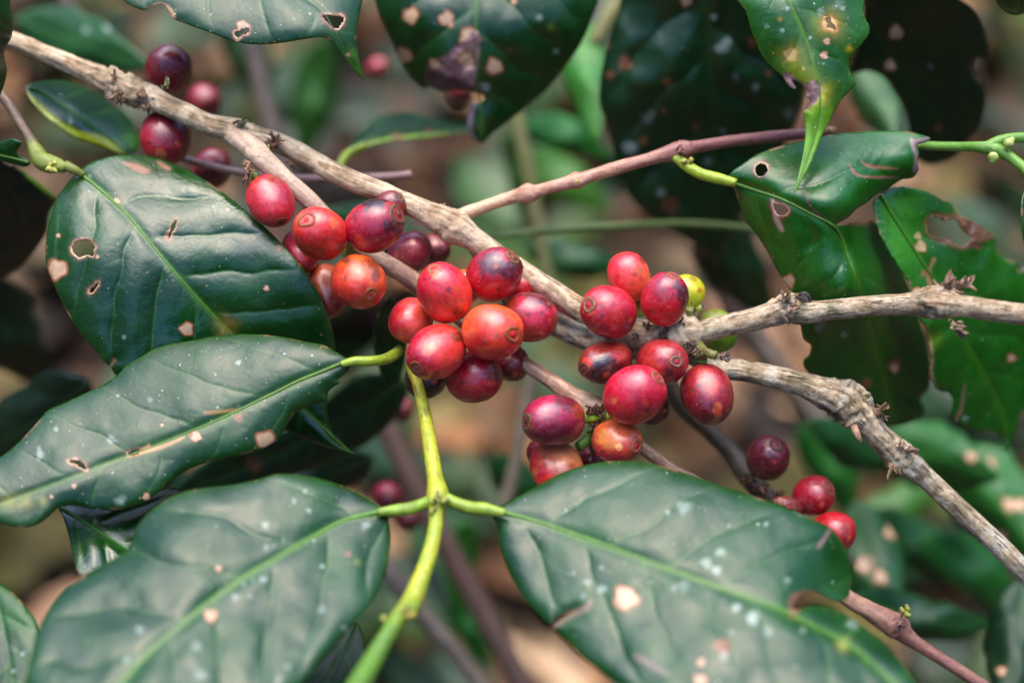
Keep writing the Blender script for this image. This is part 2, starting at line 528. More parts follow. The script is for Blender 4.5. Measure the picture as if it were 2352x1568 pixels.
    vein = np.exp(-(fr * spacing / 3.0) ** 2) * sstep(0, 12, db) * np.clip(1 - dm / 420.0, 0.2, 1)
    col = mix(col, S(*veinc) * ALB * 1.25, 0.6 * vein)
    col = mix(col, S(*ribc) * ALB * 1.25, 0.55 * np.exp(-(dm / (rib * 1.5)) ** 2))
    col = mix(col, S(*edge) * ALB * 1.25, 0.5 * np.exp(-db / 3.0))
    if dry > 0:                                      # scorched bits along the rim
        rimn = fbm(np.stack([x / 38.0, y / 38.0, np.full_like(x, seed * 1.7)], 1), 3, seed + 90)
        t = sstep(0.42 - 0.5 * dry, 0.62 - 0.5 * dry, rimn) * (1 - sstep(2.0, 5.0, db + 3 * fine))
        col = mix(col, S(142, 104, 76), t)
    for h in H:
        dh, _, _ = seg_dist(x, y, h)
        dh = dh + 3.0 * fine
        dh = dh + 2.5 * fbm(np.stack([x / 9, y / 9, 0 * x], 1), 2, seed + 60)
        col = mix(col, S(70, 62, 30), 1 - sstep(5, 11, dh))
        col = mix(col, S(104, 70, 48), 1 - sstep(3, 5.5, dh))
        col = mix(col, S(186, 148, 112), 1 - sstep(1.0, 3.4, dh))
    for sp in spots:
        sx, sy, sr, kind = sp[:4]
        if kind == 'tan': sr = sr * 0.9
        if kind == 'white': sr = sr * (0.7 + 0.6 * ((sx * 7 + sy * 3) % 10) / 10)
        if kind == 'zone':                           # sp[4] polygon, sp[5] colour, sp[6] softness
            pl = curve(sp[4], 6.0, True)
            dz, _, _ = seg_dist(x, y, pl)
            dz = np.where(inside(x, y, pl), -dz, dz) + sp[6] * 0.5 * fine
            t = 1 - sstep(-sp[6] * 0.5, sp[6] * 0.5, dz)
            c0 = S(*sp[5])
            tone = (1 + 0.45 * fine)[:, None]
            col = col * (1 - t[:, None]) + c0 * tone * t[:, None]
            if len(sp) > 7:
                wd = wd + sp[7] * fine * t
            continue
        ang = np.arctan2(y - sy, x - sx)
        dd = np.hypot(x - sx, y - sy) * (1 + 0.10 * np.sin(3 * ang + sx) + 0.07 * np.sin(5 * ang + sy)) / sr
        if kind == 'soft_tint':  # soft-edged tint blended into the leaf colour
            col = mix(col, S(*sp[4]), np.exp(-(dd) ** 2) * 0.5)
        elif kind == 'white':
            t = (1 - sstep(0.3, 1.2, dd + 0.8 * fine)) * (0.22 + 0.3 * ((sx * 3 + sy) % 7) / 7)
            col = mix(col, S(186, 200, 186), t)
        elif kind == 'rust':
            col = mix(col, S(138, 80, 54), (1 - sstep(0.5, 1.1, dd + .3 * fine)) * 0.75)
        else:
            rim = 1 - sstep(1.0, 1.2, dd)
            col = mix(col, S(150, 92, 58), rim)
            core = 1 - sstep(0.78, 0.95, dd + 0.1 * fine)
            col = mix(col, np.array(S(192, 160, 126)), core)
            rings = 0.5 + 0.5 * np.cos(dd * 14)
            col = mix(col, S(190, 140, 112), core * rings * 0.35)
    ob = make(name, place(x, y, wd), tri, mat or M_LEAF, col)
    sm = ob.modifiers.new("thickness", 'SOLIDIFY'); sm.thickness, sm.offset = 0.0003, -1.0
    tag(ob, label, cat, group)
    if rib > 0:
        Mw = zf(Mr[:, 0], Mr[:, 1])
        keep = inside(Mr[:, 0], Mr[:, 1], O)
        for h in H:
            keep &= ~inside(Mr[:, 0], Mr[:, 1], h)
        if keep.sum() > 4:
            k = np.where(keep)[0]
            k0, k1 = k[0], k[-1]
            tt = np.linspace(0, 1, len(Mr))
            rows = np.stack([Mr[:, 0], Mr[:, 1], Mw - 0.45 - 0.06 * rib, rib * (1.0 - 0.75 * tt)], 1)[k0:k1 + 1]
            if len(rows) > 3:
                tube('midrib', rows[::2] if len(rows) > 8 else rows, M_GREEN, S(*ribc) * ALB * 1.25, S(*[min(255, v * 0.85) for v in ribc]) * ALB * 1.25, ob, step=8, ring=8, lump=0.04, streak=0.02, seed=seed)
    if petiole is not None:
        tube('petiole', petiole, M_GREEN, S(*petc), S(*[v * 0.75 for v in petc]), ob, step=4, ring=16, lump=0.03, streak=0.03, seed=seed + 2)
    return ob

SKIN = np.array([0.98, 0.56, 0.62])                                      # cherry colours below are written as they look in daylight
def cherry_radius(b, w): return b * PX * (FOCUS - w) / FOCUS

def relax(rows):
    """nudge the distances so that neighbouring cherries touch instead of running through each other"""
    for it in range(60):
        for i in range(len(rows)):
            for j in range(i + 1, len(rows)):
                a, b = rows[i], rows[j]
                dx, dy = (a['x'] - b['x']) * PX, (a['y'] - b['y']) * PX
                need = (a['b'] + b['b']) * PX * 0.97
                g = need * need - dx * dx - dy * dy
                if g <= 0: continue
                dz = a['w'] - b['w']
                lack = math.sqrt(g) - abs(dz)
                if lack > 0:
                    sg = 1 if dz >= 0 else -1
                    a['w'] += sg * lack * 0.25; b['w'] -= sg * lack * 0.25

def cherry(row):
    x, y, b, w = row['x'], row['y'], row['b'], row['w']
    ratio = row.get('ratio', 1.1) * 1.07
    seed = row['seed']
    bm = cherry_radius(b, w) * 0.975
    am = bm * ratio
    k = PX * (FOCUS - w) / FOCUS
    dx, dy = row['cal'][0] * k, -row['cal'][1] * k
    L = math.hypot(dx, dy)
    if L > am * 0.97: dx, dy = dx / L * am * 0.97, dy / L * am * 0.97
    dz = math.sqrt(max(am * am - dx * dx - dy * dy, 0)) * row.get('sgn', 1)
    ax = np.array([dx, dy, dz]); ax /= np.linalg.norm(ax)
    ref = np.array([0.3, 1, 0.2]); e1 = np.cross(ax, ref); e1 /= np.linalg.norm(e1); e2 = np.cross(ax, e1)
    NU, NV = row.get('res', (72, 46))
    th = np.linspace(0, np.pi, NV + 1)[1:-1]
    ph = np.linspace(0, 2 * np.pi, NU, endpoint=False)
    TH, PH = np.meshgrid(th, ph, indexing='ij')
    ct = np.r_[1.0, np.cos(TH).ravel(), -1.0]; stt = np.r_[0.0, np.sin(TH).ravel(), 0.0]; pp = np.r_[0.0, PH.ravel(), 0.0]
    dirs = np.stack([stt * np.cos(pp), stt * np.sin(pp), ct], 1)
    sup = row.get('sup', 2.3)                        # slightly boxy, like a real cherry
    nrm = (np.abs(dirs) ** sup).sum(1) ** (-1 / sup)
    nrm = 1 + (nrm - 1) * 0.35
    lob = 1 + 0.012 * np.cos(2 * pp + seed) * stt + 0.03 * fbm(dirs * 1.5, 2, seed) + 0.006 * fbm(dirs * 6, 2, seed + 8) + row.get('wrinkle', 0.0) * (1 - np.abs(fbm(dirs * 3.2, 3, seed + 3))) ** 2
    taper = 1 - row.get('taper', 0.05) * ct
    rad = nrm * lob
    loc = np.stack([dirs[:, 0] * bm * rad * taper, dirs[:, 1] * bm * rad * taper * row.get('flat', 0.97), dirs[:, 2] * am * rad], 1)
    rc = row.get('rc', 0.23) * bm * 1.22                    # calyx scar radius
    rr = np.hypot(loc[:, 0], loc[:, 1])
    tip = ct > 0
    loc[:, 2] -= np.where(tip, 0.05 * am * np.exp(-(rr / (rc * 1.6)) ** 2), 0)
    loc[:, 2] += np.where(~tip, 0.05 * am * np.exp(-(rr / (rc * 1.3)) ** 2), 0)
    pic = loc[:, :1] * e1 + loc[:, 1:2] * e2 + loc[:, 2:] * ax      # right, up, towards lens (mm)
    px_, py_ = pic[:, 0] / k, -pic[:, 1] / k
    front = pic[:, 2] > -0.15 * bm
    nz = dirs * 2.2 + seed
    no = fbm(nz, 4, seed + 20); no2 = fbm(nz * 3, 3, seed + 31)
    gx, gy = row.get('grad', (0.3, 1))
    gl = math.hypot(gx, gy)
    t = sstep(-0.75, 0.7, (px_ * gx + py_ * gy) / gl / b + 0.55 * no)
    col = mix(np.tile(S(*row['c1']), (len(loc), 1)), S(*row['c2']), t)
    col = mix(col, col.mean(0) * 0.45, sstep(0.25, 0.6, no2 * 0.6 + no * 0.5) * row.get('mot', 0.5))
    rm_ = np.random.default_rng(seed + 300)           # a few small scuffs of its own
    scuffs = [(rm_.uniform(-.75, .75) * b, rm_.uniform(-.75, .75) * b, rm_.uniform(3.5, 8), [(112, 52, 26), (196, 110, 60), (70, 22, 26), (170, 70, 36)][rm_.integers(4)], rm_.uniform(.4, .8)) for _ in range(row.get('scuffs', 5))]
    for (bx, by, br, bc, bs) in list(row.get('marks', ())) + scuffs:
        dd = np.hypot(px_ - bx, py_ - by) / br + 0.55 * no2 + 0.35 * no
        tt = np.where(front, 1 - sstep(0.75, 1.05, dd), 0) * bs
        col = mix(col, S(*bc), tt)
    col = mix(col, S(120, 90, 50), np.where(tip, np.exp(-(rr / (rc * 1.3)) ** 4) * 0.4, 0))
    col = col * np.array(row.get('skin', SKIN))
    faces = []
    def idx(i, j): return 1 + i * NU + (j % NU)
    for j in range(NU):
        faces.append((0, idx(0, j), idx(0, j + 1)))
        faces.append((1 + (NV - 1) * NU, idx(NV - 2, j + 1), idx(NV - 2, j)))
    for i in range(NV - 2):
        for j in range(NU):
            faces.append((idx(i, j), idx(i + 1, j), idx(i + 1, j + 1), idx(i, j + 1)))
    c0 = place(x, y, w)
    def to_world(p): return c0 + (p[:, :1] * AX_R + p[:, 1:2] * AX_U + p[:, 2:] * AX_B) / 1000.0
    ob = make('coffee_cherry', to_world(pic), faces, M_CHERRY, col)
    tag(ob, row['label'], 'coffee cherry', row.get('group', 'coffee cherries on the branches'))
    if row.get('calyx', True):                       # the ringed scar at the tip
        prof = np.array([[0, .30], [.12, .42], [.22, .34], [.32, -.05], [.5, -.28], [.66, -.1], [.78, .32], [.88, .42], [.98, .3], [1.08, .05], [1.2, -.35]])
        m = 40
        a = np.linspace(0, 2 * np.pi, m, endpoint=False)
        r0 = prof[1:, 0] * rc
        zb = lambda r: am * np.sqrt(np.clip(1 - (r / bm) ** 2, 0, 1)) * float(np.mean(rad[:8])) - 0.05 * am * np.exp(-(r / (rc * 1.6)) ** 2)
        wob = 1 + 0.10 * np.cos(2 * a + seed) + 0.06 * np.cos(3 * a + 2 * seed) + 0.03 * np.random.default_rng(seed).normal(0, 1, m)
        pts = [[0, 0, zb(np.array([0.0]))[0] + prof[0, 1] * rc * 0.22]]
        ring_t = [0.0]
        for (pr, pz), r in zip(prof[1:], r0):
            for aa, wo in zip(a, wob):
                rrr = r * (wo if pr > 0.4 else 1)
                pts.append([rrr * np.cos(aa), rrr * np.sin(aa) * 0.97, zb(np.array([rrr]))[0] + pz * rc * 0.22 + 0.05])
                ring_t.append(pr)
        pts, ring_t = np.array(pts), np.array(ring_t)
        fc = [(0, 1 + j, 1 + (j + 1) % m) for j in range(m)]
        for i in range(len(r0) - 1):
            for j in range(m):
                fc.append((1 + i * m + j, 1 + (i + 1) * m + j, 1 + (i + 1) * m + (j + 1) % m, 1 + i * m + (j + 1) % m))
        inner, outer = S(*row.get('cin', (150, 40, 36))) * SKIN, S(*row.get('cout', (176, 150, 96))) * 0.5
        cc = mix(np.tile(inner, (len(pts), 1)), outer, sstep(0.55, 0.75, ring_t))
        cn = fbm(np.stack([pts[:, 0] * 2.2, pts[:, 1] * 2.2, np.full(len(pts), seed * 1.3)], 1), 3, seed + 15)
        cc = mix(cc, S(*row['c2']) * SKIN * 0.7, sstep(0.0, 0.4, cn) * (ring_t > .5) * 0.7)
        cc = cc * (1 + 0.5 * cn)[:, None]
        cc = mix(cc, inner * 0.45, np.exp(-((ring_t - 0.5) / 0.12) ** 2) * 0.6)
        cc = mix(cc, S(*row['c2']) * SKIN * 0.8, sstep(0.98, 1.12, ring_t))
        cc = mix(cc, outer * 0.45, np.exp(-((ring_t - 0.88) / 0.05) ** 2) * 0.5)
        pw = pts[:, :1] * e1 + pts[:, 1:2] * e2 + pts[:, 2:] * ax
        make('calyx', to_world(pw), fc, M_CALYX, cc, ob)
    st = row.get('stalk')
    if st is not None:                               # short green stalk from the cherry's other end to the branch
        bx_, by_ = x - ax[0] * am * 0.96 / k, y + ax[1] * am * 0.96 / k
        if len(st) > 3: bx_, by_ = st[3], st[4]
        bw_ = w - ax[2] * am * 0.96
        tube('stalk', [(bx_, by_, bw_, row.get('sr', 13)), ((bx_ + st[0]) / 2 + 2, (by_ + st[1]) / 2 - 2, (bw_ + st[2]) / 2, row.get('sr', 13) * 0.85), (st[0], st[1], st[2], row.get('sr', 13))],
             M_GREEN, S(122, 150, 40), S(88, 118, 30), ob, step=4, ring=12, seed=seed)
    return ob

def husk(name, parent, x, y, w, size, n=6, seed=0, c1=(118, 88, 66), c2=(64, 44, 34), up=(0, -1), spread=1.0):
    """a tuft of ragged dried bracts and broken stalks on a node, one mesh"""
    r = np.random.default_rng(seed)
    vs_, fs_, cs_, o = [], [], [], 0
    for i in range(int(n * 2.2)):
        ang = math.atan2(up[1], up[0]) + r.normal(0, 0.75 * spread)
        L = size * r.uniform(0.3, 0.95)
        x0, y0, w0 = x + r.normal(0, size * .20), y + r.normal(0, size * .20), w + r.normal(0, size * .025)
        x1, y1, w1 = x0 + math.cos(ang) * L, y0 + math.sin(ang) * L, w0 + r.normal(0, size * .05) + size * .01
        m, ring = 9, 10
        t = np.linspace(0, 1, m)
        bend = r.normal(0, .35) * L
        cx = x0 + (x1 - x0) * t - bend * t * (1 - t) * math.sin(ang) + r.normal(0, size * .02, m)
        cy = y0 + (y1 - y0) * t + bend * t * (1 - t) * math.cos(ang) + r.normal(0, size * .02, m)
        stalk = r.uniform() < .42
        rad = size * (r.uniform(.09, .15) if stalk else r.uniform(.14, .32)) * (np.clip(r.normal(1, .22, m), .4, 1.6)) * (1 - (0.2 if stalk else 0.85) * t ** 1.6)
        a = np.linspace(0, 2 * np.pi, ring, endpoint=False)
        tw = r.uniform(0, 6.28) + r.normal(0, .8) * t
        fl = 0.8 if stalk else r.uniform(.12, .35)
        dx, dy = -math.sin(ang), math.cos(ang)
        p_, q_ = np.cos(a)[None] * rad[:, None], np.sin(a)[None] * rad[:, None] * fl
        pr, pw = p_ * np.cos(tw)[:, None] - q_ * np.sin(tw)[:, None], p_ * np.sin(tw)[:, None] + q_ * np.cos(tw)[:, None]
        jag = r.normal(0, size * .014, (m, ring))
        X, Y = cx[:, None] + dx * pr + jag, cy[:, None] + dy * pr + jag.T[:ring, :m].T * .7 if m == ring else cy[:, None] + dy * pr + np.roll(jag, 3, 1)
        Wd = (w0 + (w1 - w0) * t)[:, None] + pw * PX
        vs_.append(place(X.ravel(), Y.ravel(), Wd.ravel()))
        for q in range(m - 1):
            for j in range(ring):
                fs_.append((o + q * ring + j, o + q * ring + (j + 1) % ring, o + (q + 1) * ring + (j + 1) % ring, o + (q + 1) * ring + j))
        fs_.append(tuple(o + j for j in range(ring))[::-1]); fs_.append(tuple(o + (m - 1) * ring + j for j in range(ring)))
        o += m * ring
        cc = S(*c1) * r.uniform(.6, 1.4) * (1 - t[:, None]) + S(*c2) * r.uniform(.6, 1.5) * t[:, None]
        cs_.append(np.repeat(cc, ring, 0))
    return make(name, np.vstack(vs_), fs_, M_DRY, np.vstack(cs_), parent)

def buds(parent, x, y, w, size, n, seed=0, c1=(126, 142, 50), c2=(150, 104, 62), up=(0, 1)):
    r = np.random.default_rng(seed)
    for i in range(n):
        a = math.atan2(up[1], up[0]) + r.normal(0, 1.0)
        bx, by, bw = x + r.uniform(-1, 1) * size * .8, y + r.uniform(-1, 1) * size * .8, w + r.uniform(0, 1.2)
        L = size * r.uniform(.7, 1.3)
        tube('bud', [(bx, by, bw, size * .35), (bx + math.cos(a) * L * .4, by + math.sin(a) * L * .4, bw + .2, size * .5), (bx + math.cos(a) * L, by + math.sin(a) * L, bw + .3, size * .18)],
             M_GREEN, S(*c1), S(*c2), parent, step=3, ring=10, lump=.08, seed=seed + i)

# ------------------------------------------------------------------ ground and leaf litter
def ground():
    n = 60
    xs = np.r_[-120, -40, -12, np.linspace(-4, 4, n), 12, 40, 120]; ys = np.r_[-120, -40, -12, np.linspace(-4, 5, n), 12, 40, 120]
    X, Y = np.meshgrid(xs, ys, indexing='ij')
    P = np.stack([X.ravel(), Y.ravel(), np.zeros(X.size)], 1)
    P[:, 2] = 0.012 * fbm(P * 3.0, 3, 3)
    m = len(ys)
    F = [(i * m + j, (i + 1) * m + j, (i + 1) * m + j + 1, i * m + j + 1) for i in range(len(xs) - 1) for j in range(m - 1)]
    mt, nt, b = new_mat("forest_soil")
    tc = nt.nodes.new("ShaderNodeTexCoord")
    n1 = N(nt, "ShaderNodeTexNoise", Scale=14.0, Detail=6.0); nt.links.new(tc.outputs["Object"], n1.inputs["Vector"])
    c = mixc(nt, ramp(nt, n1.outputs[0], 0.35, 0.65), (0.012, 0.008, 0.006, 1), (0.04, 0.028, 0.02, 1))
    nt.links.new(c, b.inputs["Base Color"]); b.inputs["Roughness"].default_value = 0.95
    bp = N(nt, "ShaderNodeBump", Strength=0.8, Distance=0.01); nt.links.new(n1.outputs[0], bp.inputs["Height"]); nt.links.new(bp.outputs[0], b.inputs["Normal"])
    tag(make('ground', P, F, mt), kind='structure')

def litter(count):
    r = np.random.default_rng(21)
    pal = [(140, 96, 66), (160, 118, 84), (108, 74, 50), (190, 150, 118), (92, 64, 42), (126, 104, 64), (70, 46, 34), (160, 104, 70), (112, 98, 52), (176, 130, 104)]
    vs_, fs_, cs_, o = [], [], [], 0
    nu, nv = 9, 5
    for i in range(count):
        x, y = r.uniform(-0.95, 0.95), r.uniform(-0.25, 2.0)
        L = r.uniform(.04, .13); Wd = L * r.uniform(.28, .42)
        az, tx, ty = r.uniform(0, 6.28), r.normal(0, .3), r.normal(0, .3)
        t = np.linspace(0, 1, nu); s = np.linspace(-1, 1, nv)
        T, Sx = np.meshgrid(t, s, indexing='ij')
        half = Wd * np.sin(np.pi * np.clip(T, .02, .98)) ** .7
        px = (T - .5) * L; py = Sx * half
        pz = r.uniform(-.3, 1.2) * py ** 2 / Wd + r.uniform(-.35, .35) * (T - .5) ** 2 * L + 0.004 * np.sin(T * 9 + Sx * 4 + i)
        c, s_ = math.cos(az), math.sin(az)
        X = x + px * c - py * s_; Y = y + px * s_ + py * c
        Z = 0.02 + r.uniform(0, .035) + pz + px * tx + py * ty
        Z = Z - min(0, Z.min() - 0.006)
        vs_.append(np.stack([X, Y, Z], -1).reshape(-1, 3))
        fs_ += [(o + a * nv + b, o + (a + 1) * nv + b, o + (a + 1) * nv + b + 1, o + a * nv + b + 1) for a in range(nu - 1) for b in range(nv - 1)]
        o += nu * nv
        cc = S(*pal[r.integers(len(pal))]) * (.16 + 1.35 * r.uniform() ** 1.7) * np.array([.92, 1.0, .95])
        cs_.append(np.tile(cc, (nu * nv, 1)) * (1 - .25 * np.abs(Sx.ravel())[:, None] * r.uniform(0, 1)))
    for i in range(160):                              # fallen sticks among the leaves
        x, y, az, L, w_ = r.uniform(-.9, .9), r.uniform(-.2, 1.9), r.uniform(0, 6.28), r.uniform(.12, .4), r.uniform(.0015, .004)
        t = np.linspace(0, 1, 7); a = np.linspace(0, 2 * np.pi, 6, endpoint=False)
        cx, cy = (t - .5) * L, .06 * L * np.sin(t * 5 + i)
        z = .012 + r.uniform(0, .06) * t + .02
        X = x + cx * math.cos(az) - cy * math.sin(az); Y = y + cx * math.sin(az) + cy * math.cos(az)
        nx, ny = -math.sin(az), math.cos(az)
        P = np.stack([X[:, None] + nx * w_ * np.cos(a), Y[:, None] + ny * w_ * np.cos(a), z[:, None] + w_ * np.sin(a)], -1)
        vs_.append(P.reshape(-1, 3))
        fs_ += [(o + q * 6 + j, o + q * 6 + (j + 1) % 6, o + (q + 1) * 6 + (j + 1) % 6, o + (q + 1) * 6 + j) for q in range(6) for j in range(6)]
        o += 42
        cs_.append(np.tile(S(*pal[r.integers(len(pal))]) * r.uniform(.3, .9), (42, 1)))
    tag(make('leaf_litter', np.vstack(vs_), fs_, M_LITTER, np.vstack(cs_)), 'brown and tan dead leaves covering the forest floor', 'leaf litter', kind='stuff')

def undergrowth(count):
    r = np.random.default_rng(33)
    pal = [(52, 92, 40), (70, 104, 44), (40, 76, 40), (96, 116, 50), (60, 96, 62)]
    vs_, fs_, cs_, o = [], [], [], 0
    for i in range(count):
        if i % 9 == 0:
            px, py, c = r.uniform(-.9, .9), r.uniform(-.15, 1.9), pal[r.integers(len(pal))]
        h = .02 + .3 * r.uniform() ** 2.2
        L, Wd, az, dr = r.uniform(.04, .09), r.uniform(.012, .024), r.uniform(0, 6.28), r.uniform(-.2, .7)
        t = np.linspace(0, 1, 7); s = np.linspace(-1, 1, 5)
        T, Sx = np.meshgrid(t, s, indexing='ij')
        u, v = T * L, Sx * Wd * np.sin(np.pi * np.clip(T, .03, .99)) ** .8
        X = px + u * math.cos(az) - v * math.sin(az); Y = py + u * math.sin(az) + v * math.cos(az)
        Z = h + u * .5 * (1 - dr) - dr * u * T + np.abs(Sx) * .006
        vs_.append(np.stack([X, Y, Z], -1).reshape(-1, 3))
        fs_ += [(o + a * 5 + b, o + (a + 1) * 5 + b, o + (a + 1) * 5 + b + 1, o + a * 5 + b + 1) for a in range(6) for b in range(4)]
        o += 35
        cs_.append(np.tile(S(*c) * np.array([.6, .7, .5]) * r.uniform(.3, 1.0), (35, 1)))
    tag(make('undergrowth', np.vstack(vs_), fs_, M_LEAF_FAR, np.vstack(cs_)), 'low green seedlings and herbs scattered over the dead leaves', 'undergrowth', kind='stuff')

ground()
litter(2800)
undergrowth(1500)

def added_thicket(count):
    """unseen bushes added around the view; they block the side light and give the gloss something to mirror"""
    r = np.random.default_rng(51)
    vs_, fs_, cs_, o = [], [], [], 0
    for i in range(count):
        az = r.uniform(0, 6.283)
        rad = 1.75 + .9 * r.uniform() ** 1.5
        top = 1.35 + .35 * math.sin(3 * az + 1) + .25 * math.sin(7 * az) + .3 * (rad - 1.75)
        z = top * r.uniform() ** .8
        c = np.array([math.sin(az) * rad, .3 + math.cos(az) * rad, z])
        L, Wd = r.uniform(.12, .2), r.uniform(.035, .06)
        d = r.normal(0, 1, 3); d[2] -= .5; d /= np.linalg.norm(d)
        e = np.cross(d, r.normal(0, 1, 3)); e /= np.linalg.norm(e); n_ = np.cross(d, e)
        t = np.linspace(0, 1, 6); s = np.linspace(-1, 1, 3)
        T, Sx = np.meshgrid(t, s, indexing='ij')
        hw = Wd * np.sin(np.pi * np.clip(T, .03, .98)) ** .8
        P = c + (T * L)[..., None] * d + (Sx * hw)[..., None] * e + (np.abs(Sx) * hw * .35 - .25 * L * T * T)[..., None] * n_
        vs_.append(P.reshape(-1, 3))
        fs_ += [(o + a * 3 + b, o + (a + 1) * 3 + b, o + (a + 1) * 3 + b + 1, o + a * 3 + b + 1) for a in range(5) for b in range(2)]
        o += 18
        cs_.append(np.tile(S(34, 84, 36) * np.array([.25, .4, .2]) * r.uniform(.6, 1.5), (18, 1)))
    tag(make('added_thicket', np.vstack(vs_), fs_, M_LEAF_FAR, np.vstack(cs_)), 'unseen dark green coffee bushes added around the view to block side light', 'added_thicket', kind='stuff')
added_thicket(7000)  # out of view, added to deepen shading and darken low reflections

# ------------------------------------------------------------------ branches
GB = 'branches of the coffee bush'
TANB, PALEB, GREYB, REDB, DKB = S(164, 132, 98), S(206, 180, 146), S(128, 116, 96), S(136, 92, 76), S(84, 66, 50)
def lichen(c, amt, c2=None, a2=0.0, fs=1.0):
    def f(col, t, lum, stk, xy):
        q = np.stack([xy[:, 0] / 40 * fs, xy[:, 1] / 40 * fs, lum * 2 + stk], 1)
        k = fbm(q, 3, 77)
        col = mix(col, c, sstep(0.0, 0.35, k) * amt)
        if c2 is not None:
            col = mix(col, c2, sstep(0.1, 0.4, -k) * a2)
        col = mix(col, col * 0.35, sstep(0.25, 0.55, -stk - 0.15 * lum) * 0.8)
        return col
    return f

main = tube('branch', [(-160, 40, -30, 22.6), (-40, 78, -26, 22.6), (40, 100, -24, 21.6), (120, 130, -22, 21.6), (190, 160, -20, 23.5), (240, 182, -18, 27.3), (275, 198, -17, 29.1), (310, 210, -16, 30.1), (345, 224, -15, 27.3), (400, 250, -13, 24.4), (470, 282, -12, 25.4),
    (530, 300, -12, 28.2), (575, 312, -12, 26.3), (640, 330, -13, 23.5), (720, 370, -14, 23.5), (800, 412, -9.5, 23.5), (900, 452, -9.5, 24.4), (970, 484, -9.5, 26.3), (1020, 508, -9.5, 33.8), (1055, 528, -9.5, 35.7), (1095, 555, -9.5, 27.3), (1170, 605, -10.5, 25.4),
    (1260, 662, -10.5, 24.4), (1340, 712, -9.5, 24.4), (1420, 752, -8.5, 28.2), (1500, 772, -6.5, 35.7), (1545, 768, -4.5, 44.2), (1580, 762, -3.5, 41.4), (1602, 758, -2.5, 32)],
    M_BARK_SMOOTH, TANB, PALEB, step=3.4, ring=40, lump=0.045, streak=0.025, mottle=0.95, seed=4, rough=[(252, 192, 46, .3), (312, 212, 40, .28), (560, 312, 30, .2), (1030, 516, 40, .18), (1555, 766, 62, .2)], extra=lichen(S(210, 190, 160), .5, S(112, 96, 62), .5))
tag(main, 'long pale tan branch running from the top left corner down to the fork', 'branch', GB)
for (x, y, w, sz, u, n, sd) in [(262, 186, -14, 26, (.2, -1), 5, 3), (322, 212, -13, 30, (.8, .3), 6, 4), (275, 214, -10, 30, (-.2, 1), 6, 9), (335, 240, -12, 24, (.1, 1), 4, 12)]:
    husk('bark_flake', main, x, y, w, sz, n, sd, (150, 116, 84), (92, 66, 48), u)
husk('bark_knob', main, 548, 284, -8, 26, 5, 6, (120, 110, 92), (104, 92, 74), (.4, -.6), .6)
husk('dried_bract', main, 632, 328, -9, 24, 9, 7, (112, 74, 54), (70, 46, 36), (.3, -.5), 1.6)
husk('dried_bract', main, 664, 372, -8, 20, 6, 17, (104, 76, 56), (60, 42, 32), (.4, .8), 1.2)
buds(main, 612, 334, -3, 7, 1, 5)
husk('bark_knob', main, 1012, 484, -10, 18, 4, 23, (176, 150, 120), (130, 104, 80), (.5, -.8), .6)
for (x, y, w, sz, u, n, sd) in [(1490, 752, -3, 20, (-.2, -.9), 5, 31), (1468, 775, -4, 18, (-.4, -.2), 5, 32), (1600, 806, 0, 22, (.4, .8), 6, 33), (1588, 724, -3, 20, (.3, -1), 5, 34), (1520, 762, 0, 22, (.9, .2), 4, 35), (1560, 742, 0, 22, (1, .1), 4, 36), (1575, 790, 0, 22, (.8, .5), 5, 37)]:
    husk('dried_bract', main, x, y, w, sz, n, sd, (134, 110, 84), (80, 60, 46), u)
for p in [[(1604, 790, -3, 10), (1612, 806, 0, 14), (1612, 822, 1, 13)], [(1612, 806, 0, 12), (1630, 812, 3, 11), (1645, 816, 4, 10)]]:
    tube('fruit_stalk', p, M_GREEN, S(120, 124, 50), S(92, 74, 44), main, step=3, ring=12, lump=.1, seed=3)
husk('dried_bract', main, 1660, 818, 4, 18, 6, 41, (140, 120, 108), (74, 50, 46), (1, .3), .7)
husk('dried_bract', main, 1604, 806, 4, 16, 6, 42, (120, 96, 70), (64, 46, 36), (.2, .3), 1.6)
for p in [[(1575, 728, -6, 10), (1583, 716, -2, 11), (1585, 708, -1, 10)], [(1590, 726, -7, 9), (1603, 715, -4, 9), (1612, 706, -3, 8)]]:
    tube('fruit_stalk', p, M_GREEN, S(150, 164, 66), S(110, 110, 50), main, step=3, ring=12, lump=.05, seed=8)
for x, y in ((1585, 705), (1613, 703)):
    husk('stalk_scar', main, x, y + 3, -1.5, 12, 3, int(x), (190, 158, 140), (110, 76, 66), (.1, -1), .5)

second = tube('branch', [(1090, 560, -16, 20), (1140, 640, -17, 24), (1200, 700, -17, 27), (1270, 742, -17, 28), (1330, 770, -16, 28), (1400, 792, -14, 28), (1470, 792, -12, 30), (1530, 778, -10, 30)],
    M_BARK, GREYB, PALEB, step=3.5, ring=30, lump=.04, streak=.05, mottle=.9, seed=14, extra=lichen(S(196, 190, 170), .5, S(70, 58, 44), .7))
tag(second, 'short mottled grey branch passing under the pink cherry left of the fork', 'branch', GB)

